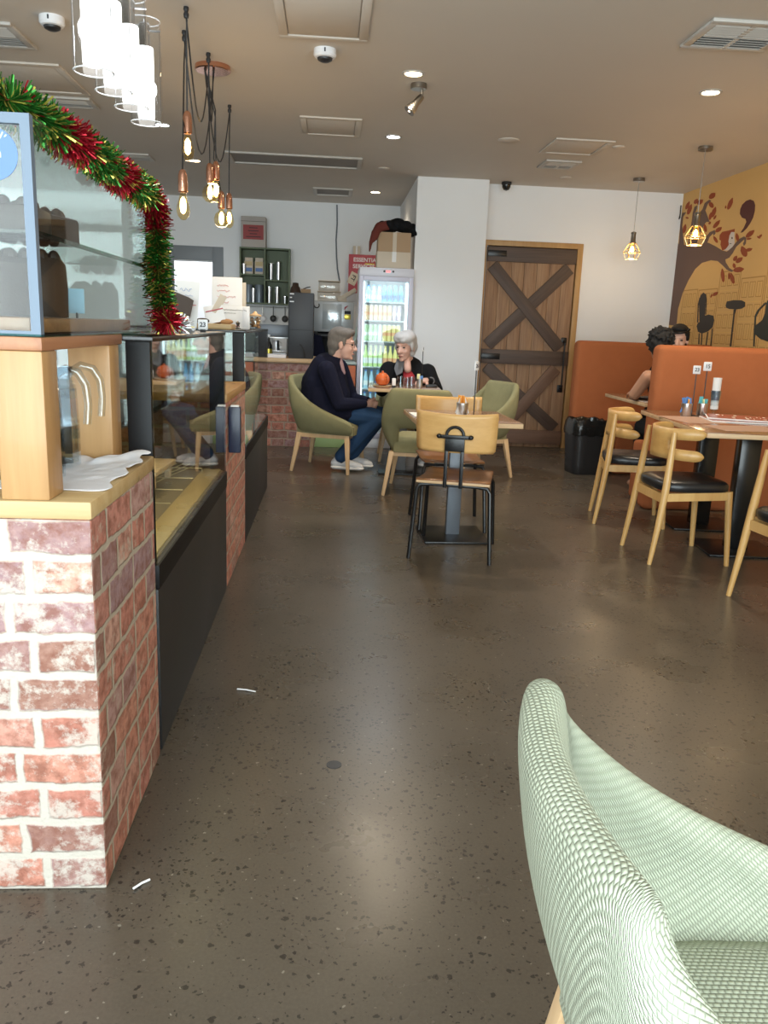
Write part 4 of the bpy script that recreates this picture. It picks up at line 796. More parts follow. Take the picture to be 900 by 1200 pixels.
b = MB(); b.chain([(.56, 8.62, 2.26), (.46, 8.60, 2.235), (.41, 8.585, 2.17), (.375, 8.58, 2.08), (.365, 8.58, 1.99)], [.05, .05, .036, .02, .010]); b.chain([(.44, 8.585, 2.22), (.42, 8.58, 2.13), (.40, 8.58, 2.10)], [.04, .03, .02])
o = b.blob('maroon_scarf', M['maroon'], voxel=.01); tag(o, 'maroon cloth hanging off the left of the cartons above the fridge', 'cloth')
# ------------------------------------------------------------------ upholstered tub chairs
def make_tub(label, loc, rz, fab, group='green tub armchairs'):
    t = thing('tub_armchair', label, 'armchair', loc, rz, group)
    # half profile from the middle of the back to the arm tip: rim, mid, bottom points of the outer skin
    ST = [((-.352, 0, .818), (-.325, 0, .63), (-.272, 0, .515)), ((-.346, .09, .818), (-.320, .11, .63), (-.27, .11, .515)), ((-.330, .170, .818), (-.308, .19, .62), (-.26, .15, .510)), ((-.318, .212, .818), (-.298, .232, .605), (-.25, .17, .50)),
          ((-.306, .232, .806), (-.28, .258, .59), (-.242, .178, .37)), ((-.274, .257, .760), (-.255, .288, .575), (-.225, .20, .345)), ((-.20, .283, .69), (-.18, .303, .54), (-.16, .222, .335)), ((-.10, .303, .61), (-.08, .308, .495), (-.06, .235, .33)),
          ((.03, .308, .545), (.05, .303, .455), (.06, .240, .33)), ((.15, .300, .50), (.16, .292, .425), (.16, .240, .33)), ((.245, .285, .462), (.25, .276, .40), (.245, .236, .33)), ((.285, .268, .435), (.288, .262, .39), (.275, .230, .335))]
    full = [tuple(Vector((p.x, -p.y, p.z)) for p in map(Vector, s)) for s in ST[:0:-1]]+[tuple(map(Vector, s)) for s in ST]
    n = len(full); rows = []; uvs = []; u = 0; th = .058
    for i, (rm, md, bt) in enumerate(full):
        a, c = full[max(i-1, 0)], full[min(i+1, n-1)]; tg = (c[1]-a[1]); tg.z = 0; tg.normalize(); inn = Vector((tg.y, -tg.x, 0))
        if inn.dot(Vector((.05-md.x, -md.y, 0))) < 0: inn = -inn
        if i: u += (md-full[i-1][1]).length
        k = .75 if i in (0, n-1) else 1
        sec = [bt, bt.lerp(md, .55)-inn*.006, md, md.lerp(rm, .5)-inn*.003, rm-Vector((0, 0, .022)), rm-Vector((0, 0, .004))+inn*th*.18*k, rm+inn*th*.5*k+Vector((0, 0, .003)), rm+inn*th*.85*k-Vector((0, 0, .006)), rm+inn*th*k-Vector((0, 0, .03)), md.lerp(rm, .5)+inn*th*1.05*k, md+inn*th*1.1*k, bt.lerp(md, .4)+inn*th*1.1*k, bt+inn*th*.9*k]
        v = 0; uv = [(u, 0)]
        for p, q in zip(sec, sec[1:]): v += (q-p).length; uv.append((u, v))
        rows.append(sec); uvs.append(uv)
    b = MB(); V = b.grid(rows, uvs=uvs)
    for i in range(n-1): b.bm.faces.new((V[i][0], V[i+1][0], V[i+1][-1], V[i][-1]))
    b.bm.faces.new([v for v in V[0]][::-1]); b.bm.faces.new([v for v in V[-1]])
    b.build('shell', fab, t, smooth=180, sub=2)
    b = MB(); rows = []; uvs = []
    for i in range(9):
        r = []; uvr = []
        for j in range(9):
            x = -.235+.515*i/8; w = .232-.045*(1-min(1, i/2.5)); y = -w+2*w*j/8; e = min(1, min(i, 8-i, j, 8-j)/1.2); r.append((x, y, .41+.036*e+.008*math.sin(PI*i/8)*math.sin(PI*j/8))); uvr.append((x, y))
        rows.append(r); uvs.append(uvr)
    V = b.grid(rows, uvs=uvs); rim = [V[i][0] for i in range(9)]+[V[8][j] for j in range(1, 9)]+[V[i][8] for i in range(7, -1, -1)]+[V[0][j] for j in range(7, 0, -1)]
    low = [b.bm.verts.new((v.co.x, v.co.y, .335)) for v in rim]; m = len(rim)
    for k in range(m): b.bm.faces.new((rim[k], rim[(k+1) % m], low[(k+1) % m], low[k]))
    b.bm.faces.new(low); b.build('seat', fab, t, smooth=70)
    b = MB(); b.bar((-.21, -.205, .318), (-.21, .205, .318), .028, .034).bar((.225, -.205, .318), (.225, .205, .318), .028, .034).bar((-.21, -.205, .318), (.225, -.205, .318), .028, .034, upv=(0, 0, 1)).bar((-.21, .205, .318), (.225, .205, .318), .028, .034, upv=(0, 0, 1)); b.build('seat_frame', M['oak'], t)
    for sx, sy in ((-1, -1), (-1, 1), (1, -1), (1, 1)):
        top = (-.205 if sx < 0 else .22, sy*.205, .335); bot = (-.262 if sx < 0 else .25, sy*.255, 0)
        MB().bar(bot, top, .024, .024, .044, .040, bev=.003).build('leg', M['oak'], t)
    return t
make_tub('pale sage knitted tub armchair in the right foreground corner', (.562, .73, 0), -4, M['mint'], 'green tub armchairs')
tc = make_tub('green tub armchair holding the person in the navy jacket', (.0, 7.12, 0), -17, M['green'])
dup(tc, (.715, 6.20, 0), 79, 'green tub armchair with its back to the camera, pulled up to the teapot table')
dup(tc, (1.255, 7.02, 0), 204, 'green tub armchair turned in front of the timber door')
dup(tc, (.74, 7.80, 0), -92, 'green tub armchair under the person in the black jacket')

# ------------------------------------------------------------------ tables
def pedestal_table(label, loc, rz, w, d, tops, cols, group='cafe tables', plate=(.40, .42), h=.75, colw=(.085, .05)):
    t = thing('cafe_table', label, 'table', loc, rz, group)
    MB().box(-w/2, w/2, -d/2, d/2, h-.03, h-.003, .003).build('table_edge', M['edge'], t); MB().box(-w/2+.002, w/2-.002, -d/2+.002, d/2-.002, h-.004, h, .001).build('tabletop', M[tops], t)
    for (x, y, m) in cols:
        MB().box(x-colw[0]/2, x+colw[0]/2, y-colw[1]/2, y+colw[1]/2, .012, h-.036, .004).build('pedestal', M[m], t); MB().box(x-plate[0]/2, x+plate[0]/2, y-plate[1]/2, y+plate[1]/2, 0, .014, .004).build('base_plate', M['blackmetal'], t)
        MB().box(x-.14, x+.14, y-.14, y+.14, h-.038, h-.03, .002).build('top_bracket', M['blackmetal'], t)
    return t
pedestal_table('small square wooden table with the chips cup in the middle of the room', (.775, 4.775, 0), 2, .60, .65, 'tabletop', [(0, .05, 'greysteel')])
pedestal_table('wooden table with the orange teapot between the two seated people', (.64, 7.08, 0), -3, .62, .66, 'tabletop', [(0, 0, 'greysteel')])
rt = pedestal_table('long dark wooden table in front of the orange booth back', (2.519, 4.905, 0), -5, .78, 1.28, 'walnut', [(0, -.28, 'blackgloss'), (0, .36, 'blackgloss')], plate=(.45, .40), colw=(.12, .09))
pedestal_table('dark wooden table between the two orange booth backs', (2.82, 6.62, 0), 0, .76, .95, 'walnut', [(0, 0, 'blackgloss')])

# plywood chairs at the middle table
def ply_chair(label, loc, rz):
    t = thing('plywood_chair', label, 'chair', loc, rz, 'plywood chairs with black legs')
    # faces +y; curved plywood back, brown seat, bent black tube frame, lifting handle on the back
    b = MB(); rows = []
    for z, f in ((.605, .94), (.62, 1.), (.70, 1.02), (.79, 1.03), (.812, 1.02)):
        r = []
        for j in range(13): u = -1+j/6; r.append((u*.212*f, -.235+.055*u*u-.02*(z-.6)/.2, z+.010*(u*u) if z > .75 else z))
        rows.append(r)
    b.grid(rows); b.build('backrest', M['ply'], t, smooth=180, solid=.013)
    b = MB(); rows = []
    for j in range(11):
        v = j/10; rows.append([(u*(.20-.012*v), -.245+.43*v, .440+.006*math.cos(v*5.5)-.012*(1-u*u)*math.sin(PI*v)) for u in (-1, -.6, -.2, .2, .6, 1)])
    b.grid(rows); s = b.build('seat', [M['seatwood']], t, smooth=180, solid=.014)
    MB().box(-.20, .20, -.253, -.246, .432, .446, .002).build('seat_edge', M['edge'], s)
    b = MB(); b.tube([(-.19, -.20, .418), (.19, -.20, .418)], .009, 10).tube([(-.19, .15, .418), (.19, .15, .418)], .009, 10).build('seat_frame', M['blackmetal'], t)
    for sx in (-1, 1):
        MB().tube([(sx*.14, -.20, .418), (sx*.185, -.205, .415), (sx*.20, -.212, .39), (sx*.225, -.245, 0)], .0115, 10).build('leg', M['blackmetal'], t)
        MB().tube([(sx*.14, .15, .418), (sx*.18, .155, .412), (sx*.192, .165, .39), (sx*.21, .215, 0)], .0115, 10).build('leg', M['blackmetal'], t)
    b = MB()
    for sx in (-1, 1): b.box(sx*.043-.010, sx*.043+.010, -.263, -.251, .415, .665, .003)
    b.box(-.053, .053, -.268, -.256, .615, .69, .003).box(-.085, .085, -.272, -.258, .683, .703, .003).tube(arc((0, -.264, .70), .046, 180, 0, 14), .0085, 10); b.build('carry_handle', M['blackmetal'], t)
    for x in (-.085, .085): MB().ell((x, -.268, .695), (.014, .012, .013)).build('knob', M['blackmetal'], t)
    return t
pc = ply_chair('plywood chair with the black carrying handle, its back to the camera', (.735, 4.49, 0), -15)
dup(pc, (.785, 5.12, 0), 180, 'plywood chair on the far side of the small middle table, facing the camera')

# honey beech chairs with horned back rail
def horn_chair(label, loc, rz):
    t = thing('horned_chair', label, 'chair', loc, rz, 'honey beech chairs with black seats')
    # faces +x
    for sy in (-1, 1):
        MB().tube([(-.235, sy*.205, 0), (-.205, sy*.198, .22), (-.180, sy*.19, .44), (-.168, sy*.178, .60), (-.158, sy*.168, .745)], [.0125, .0175, .0205, .0185, .0125], 14).build('leg', M['beech'], t)
        MB().tube([(.215, sy*.215, 0), (.20, sy*.205, .22), (.185, sy*.195, .425)], [.0135, .0175, .020], 14).build('leg', M['beech'], t)
    def band(lo, hi, phi0, phi1, n):
        rows = []
        for i in range(n+1):
            a = phi0+(phi1-phi0)*i/n; ca, sa = math.cos(R(a)), math.sin(R(a)); rad = .225
            rows.append([(.035-rad*ca*.98, rad*sa*.93, z) for z in (lo(a), lo(a)*.5+hi(a)*.5, hi(a))])
        return rows
    b = MB(); A = 82; s0 = 33
    e = lambda a: max(0, (abs(a)-s0)/(A-s0))
    rnd = lambda a: math.sqrt(max(.02, 1-max(0, (abs(a)-A+14)/14)**2))
    uc, lc = lambda a: .732+.006*e(a), lambda a: .622-.006*e(a)
    uh, lh = lambda a: .031*rnd(a), lambda a: .030*rnd(a)
    for sgn in (-1, 1):
        b.grid(band(lambda a: uc(a)-uh(a), lambda a: uc(a)+uh(a), sgn*s0, sgn*A, 14)); b.grid(band(lambda a: lc(a)-lh(a), lambda a: lc(a)+lh(a), sgn*s0, sgn*A, 14))
    b.grid(band(lambda a: uc(a)-uh(a), lambda a: uc(a)+uh(a), -s0, s0, 14)); b.grid(band(lambda a: lc(a)-lh(a), lambda a: lc(a)+lh(a), -s0, s0, 14)); b.grid(band(lambda a: lc(a)+lh(a), lambda a: uc(a)-uh(a), -s0, s0, 14))
    bmesh.ops.remove_doubles(b.bm, verts=b.bm.verts, dist=.0005); b.build('back_rail', M['beechX'], t, smooth=60, solid=.017)
    b = MB()
    for sy in (-1, 1): b.bar((-.185, sy*.192, .385), (.19, sy*.197, .40), .022, .045, upv=(0, 0, 1))
    b.bar((.188, -.195, .40), (.188, .195, .40), .045, .022).bar((-.183, -.19, .375), (-.183, .19, .375), .05, .022); b.build('seat_rails', M['beech'], t)
    b = MB(); rows = []
    for z, s in ((.415, .97), (.43, 1.), (.455, 1.), (.468, .93), (.474, .7), (.476, .02)):
        r = []
        for k in range(32):
            a = 2*PI*k/32; ca, sa = math.cos(a), math.sin(a); q = 1/((abs(ca)**5+abs(sa)**5)**.2); wx, wy = .205, .205+.012*ca*q
            r.append((.005+wx*ca*q*s, wy*sa*q*s, z))
        rows.append(r)
    b.grid(rows, close_v=True); b.bm.faces.ensure_lookup_table(); b.build('seat_pad', M['leather'], t, smooth=60)
    return t
hc = horn_chair('honey coloured horn backed chair with black seat at the near end of the long table side', (2.045, 4.475, 0), 1.5)
hc['label'] = 'middle of the three honey coloured horn backed chairs, at the corner of the long table'
dup(hc, (2.085, 5.37, 0), -14, 'farthest honey coloured horn backed chair, beside the orange booth end')
dup(hc, (2.275, 3.56, 0), 7, 'nearest honey coloured horn backed chair, cut off by the right edge of the photo')

# ------------------------------------------------------------------ booth seating
def booth(label, x0, y0, y1, seat, top=1.20):
    t = thing('booth_seat', label, 'booth bench', (x0, y0, 0), 0, 'orange booth seats')
    MB().box(0, XR-.01-x0, 0, y1-y0, 0, top, .045, seg=4).build('backrest', M['orange'], t, smooth=60)
    if seat: MB().box(seat[0]-x0, XR-.01-x0, seat[1]-y0, seat[2]-y0, 0, .46, .03, seg=3).build('seat', M['orange'], t, smooth=60)
    return t
booth('orange upholstered booth back standing behind the long table', 2.325, 5.69, 5.85, (2.40, 5.85, 6.22)); booth('orange upholstered booth farthest away, next to the timber door', 2.33, 7.66, 7.82, (2.62, 7.2, 7.66), 1.195)
t = thing('waste_bin', 'black square bin with a bagged top in front of the far orange booth', 'bin', (2.355, 7.27, 0))
b = MB(); rows = []
for z, s in ((0, .82), (.01, .85), (.10, .88), (.40, 1.), (.405, .96)):
    rows.append([(.165*s*q*math.cos(a), .165*s*q*math.sin(a), z) for a in [2*PI*k/32+.1 for k in range(32)] for q in [1/((abs(math.cos(a-.1))**6+abs(math.sin(a-.1))**6)**(1/6))]])
V = b.grid(rows, close_v=True); b.bm.faces.new(V[0]); b.bm.faces.new(V[-1]); b.build('bin_body', M['blackplastic'], t, smooth=50)
b = MB(); rows = []
for z, s in ((.36, 1.02), (.40, 1.05), (.47, 1.0), (.50, .93), (.495, .86), (.44, .82)):
    rows.append([(.165*s*q*math.cos(a), .165*s*q*math.sin(a), z+.006*math.sin(9*a)) for a in [2*PI*k/40+.1 for k in range(40)] for q in [1/((abs(math.cos(a-.1))**6+abs(math.sin(a-.1))**6)**(1/6))]])
V = b.grid(rows, close_v=True); b.bm.faces.new(V[-1]); b.build('bin_liner', mat('bin_liner_plastic', (.012, .012, .012), .18), t, smooth=60)

# ------------------------------------------------------------------ things on the tables
def tin_cup(x, y, z, label, cols, h=.085, r=.034):
    t = thing('sachet_cup', label, 'sachet cup', (x, y, z), random.uniform(0, 90), 'steel cups of sachets')
    MB().lathe([(r*.92, 0), (r, .004), (r*1.02, h), (r*.97, h), (r*.9, .006), (.001, .005)], seg=22, cap=False).build('cup', M['steel'], t)
    for k, c in enumerate(cols):
        a = k*2*PI/len(cols); x1, y1 = .5*r*math.cos(a), .5*r*math.sin(a); MB().box(x1-.013, x1+.013, y1-.0025, y1+.0025, .02, h+.028+.008*(k % 3), .001, rot=(12*math.cos(a+1), 14*math.sin(a*2), math.degrees(a))).build('sachet', c, t)
osach = mat('orange_sachet', (.80, .36, .07), .5); bsach = mat('blue_sachet', (.10, .25, .58), .5); wsach = M['paper']; ysach = mat('pale_yellow_sachet', (.80, .78, .40), .5); tsach = mat('teal_sachet', (.10, .45, .50), .5)
tin_cup(.772, 4.70, .75, 'steel cup of orange and white sachets on the small middle table', [osach, wsach, osach, wsach, osach, osach, wsach])
number_stand(.835, 4.66, .75, '26', 'tall table number stand on the small middle table', .275, rz=55, sz=.05)
o = MB().box(-.09, .12, -.08, .12, 0, .0015).build('place_paper', M['paper'], loc=(.74, 4.72, .7502)); o.rotation_euler = (0, 0, R(3)); tag(o, 'white printed paper lying on the small middle table', 'paper')
o = MB().box(-.08, .08, -.11, .11, 0, .0015).build('place_paper', M['paper'], loc=(.565, 4.78, .7502)); o.rotation_euler = (0, 0, R(4)); tag(o, 'pale sheet at the left edge of the small middle table', 'paper')
tin_cup(2.345, 5.20, .75, 'steel cup of orange and blue sachets on the long table', [osach, bsach, bsach, osach, bsach]); tin_cup(2.475, 5.25, .75, 'steel cup of teal and yellow sachets on the long table', [tsach, ysach, tsach, ysach])
number_stand(2.40, 5.235, .75, '23', 'left table number stand on the long table', .275, sz=.052); number_stand(2.50, 5.30, .75, '15', 'right table number stand on the long table', .295, sz=.056)
t = thing('napkin_glass', 'tall stemmed glass holding a rolled paper beside the number stands', 'glass', (2.60, 5.34, .75)); MB().lathe([(.028, 0), (.030, .004), (.010, .012), (.022, .035), (.034, .12), (.036, .165), (.034, .165), (.031, .12), (.018, .035), (.001, .03)], seg=22, cap=False).build('glass', M['tumbler'], t)
o = MB().lathe([(.026, .04), (.028, .25), (.001, .251)], seg=18).build('rolled_paper', M['paper'], t); MB().lathe([(.0275, .10), (.0282, .165)], seg=18, cap=False).build('print_band', M['alu'], o)
o = MB().ell((0, 0, .012), (.02, .015, .012)).build('salt_shaker', M['white'], loc=(2.54, 5.16, .75)); tag(o, 'tiny white shaker at the foot of the stemmed glass', 'shaker')
def menu(x, y, z, rz, label, w=.30, d=.42):
    t = thing('menu_folder', label, 'menu', (x, y, z), rz, 'menus on the long table'); MB().box(-w/2, w/2, -d/2, d/2, 0, .008, .002).build('pages', M['paper'], t); MB().box(-w/2+.006, w/2-.006, -d/2+.006, d/2-.006, .008, .0095).build('cover', mat('menu_cover', (.36, .12, .09), .25), t, smooth=0)
    b = MB(); rr = random.Random(4)
    for k in range(14): xx, yy = rr.uniform(-w/2+.03, w/2-.07), rr.uniform(-d/2+.03, d/2-.04); b.box(xx, xx+rr.uniform(.02, .06), yy, yy+rr.uniform(.004, .02), .0095, .0101)
    b.build('cover_print', M['palecard'], t, smooth=0)
menu(2.60, 4.98, .7505, 80, 'lower glossy red menu on the long table'); menu(2.63, 5.02, .7612, 68, 'upper glossy red menu stacked on another menu')
for x, y, rz, l in ((2.29, 4.98, 6, 'brown paper place mat at the far left side of the long table'), (2.42, 4.56, 95, 'brown paper place mat at the near end of the long table')):
    o = MB().box(-.14, .14, -.20, .20, 0, .001).build('place_mat', mat('brown_mat', (.42, .26, .19), .6), loc=(x, y, .7502)); o.rotation_euler = (0, 0, R(rz)); tag(o, l, 'place mat')
o = MB().lathe([(.07, 0), (.10, .012), (.105, .02), (.001, .014)], seg=24).build('dark_plate', M['darkgrey'], loc=(2.60, 6.50, .75)); tag(o, 'dark plate on the table between the booths, by the bare arm', 'plate')
# teapot table
t = thing('teapot', 'glossy orange teapot on a wooden saucer', 'teapot', (.44, 6.93, .765), 118)
MB().lathe([(.030, 0), (.050, .012), (.062, .04), (.060, .065), (.046, .088), (.040, .092)], seg=26).build('body', M['orangecer'], t); MB().lathe([(.041, .092), (.030, .102), (.008, .108), (.010, .118), (.001, .122)], seg=20).build('lid', M['orangecer'], t)
MB().tube([(.055, 0, .04), (.08, 0, .055), (.092, 0, .082)], [.014, .010, .007], 10).build('spout', M['orangecer'], t); MB().tube([(-.052, 0, .072), (-.085, 0, .075), (-.09, 0, .045), (-.056, 0, .03)], .006, 8).build('handle', M['orangecer'], t)
o = MB().lathe([(.06, 0), (.078, .006), (.082, .014), (.001, .013)], seg=26).build('wooden_saucer', M['edge'], loc=(.44, 6.93, .75)); tag(o, 'round wooden saucer under the orange teapot', 'saucer')
t = thing('pepper_mill', 'small white shaker with a black side next to the teapot', 'shaker', (.535, 6.88, .75)); MB().lathe([(.016, 0), (.017, .075), (.014, .08), (.001, .081)], seg=16).build('body', M['white'], t); MB().lathe([(.0172, 0), (.0172, .02)], seg=16, cap=False).build('base_band', M['blackplastic'], t)
for k, (x, y, h) in enumerate(((.60, 6.97, .09), (.655, 6.92, .085), (.70, 7.0, .09))):
    t = thing('water_glass', ['left clear tumbler in the middle of the teapot table', 'nearest clear tumbler in the middle of the teapot table', 'right clear tumbler in the middle of the teapot table'][k], 'glass', (x, y, .75), 0, 'tumblers on the teapot table'); MB().lathe([(.026, 0), (.032, h), (.030, h), (.024, .006), (.001, .005)], seg=20, cap=False).build('glass', M['tumbler'], t)
tin_cup(.765, 6.98, .75, 'steel cup of blue and yellow sachets on the teapot table', [bsach, tsach, ysach, wsach], .075, .026)
o = MB().box(-.05, .05, -.04, .04, 0, .022, .006).build('black_purse', M['leather'], loc=(.88, 7.10, .75)); tag(o, 'flat black purse at the right end of the teapot table', 'purse')
number_stand(.815, 7.28, .75, '18', 'table number stand behind the right shoulder of the person in black', .30, rz=75, sz=.045)
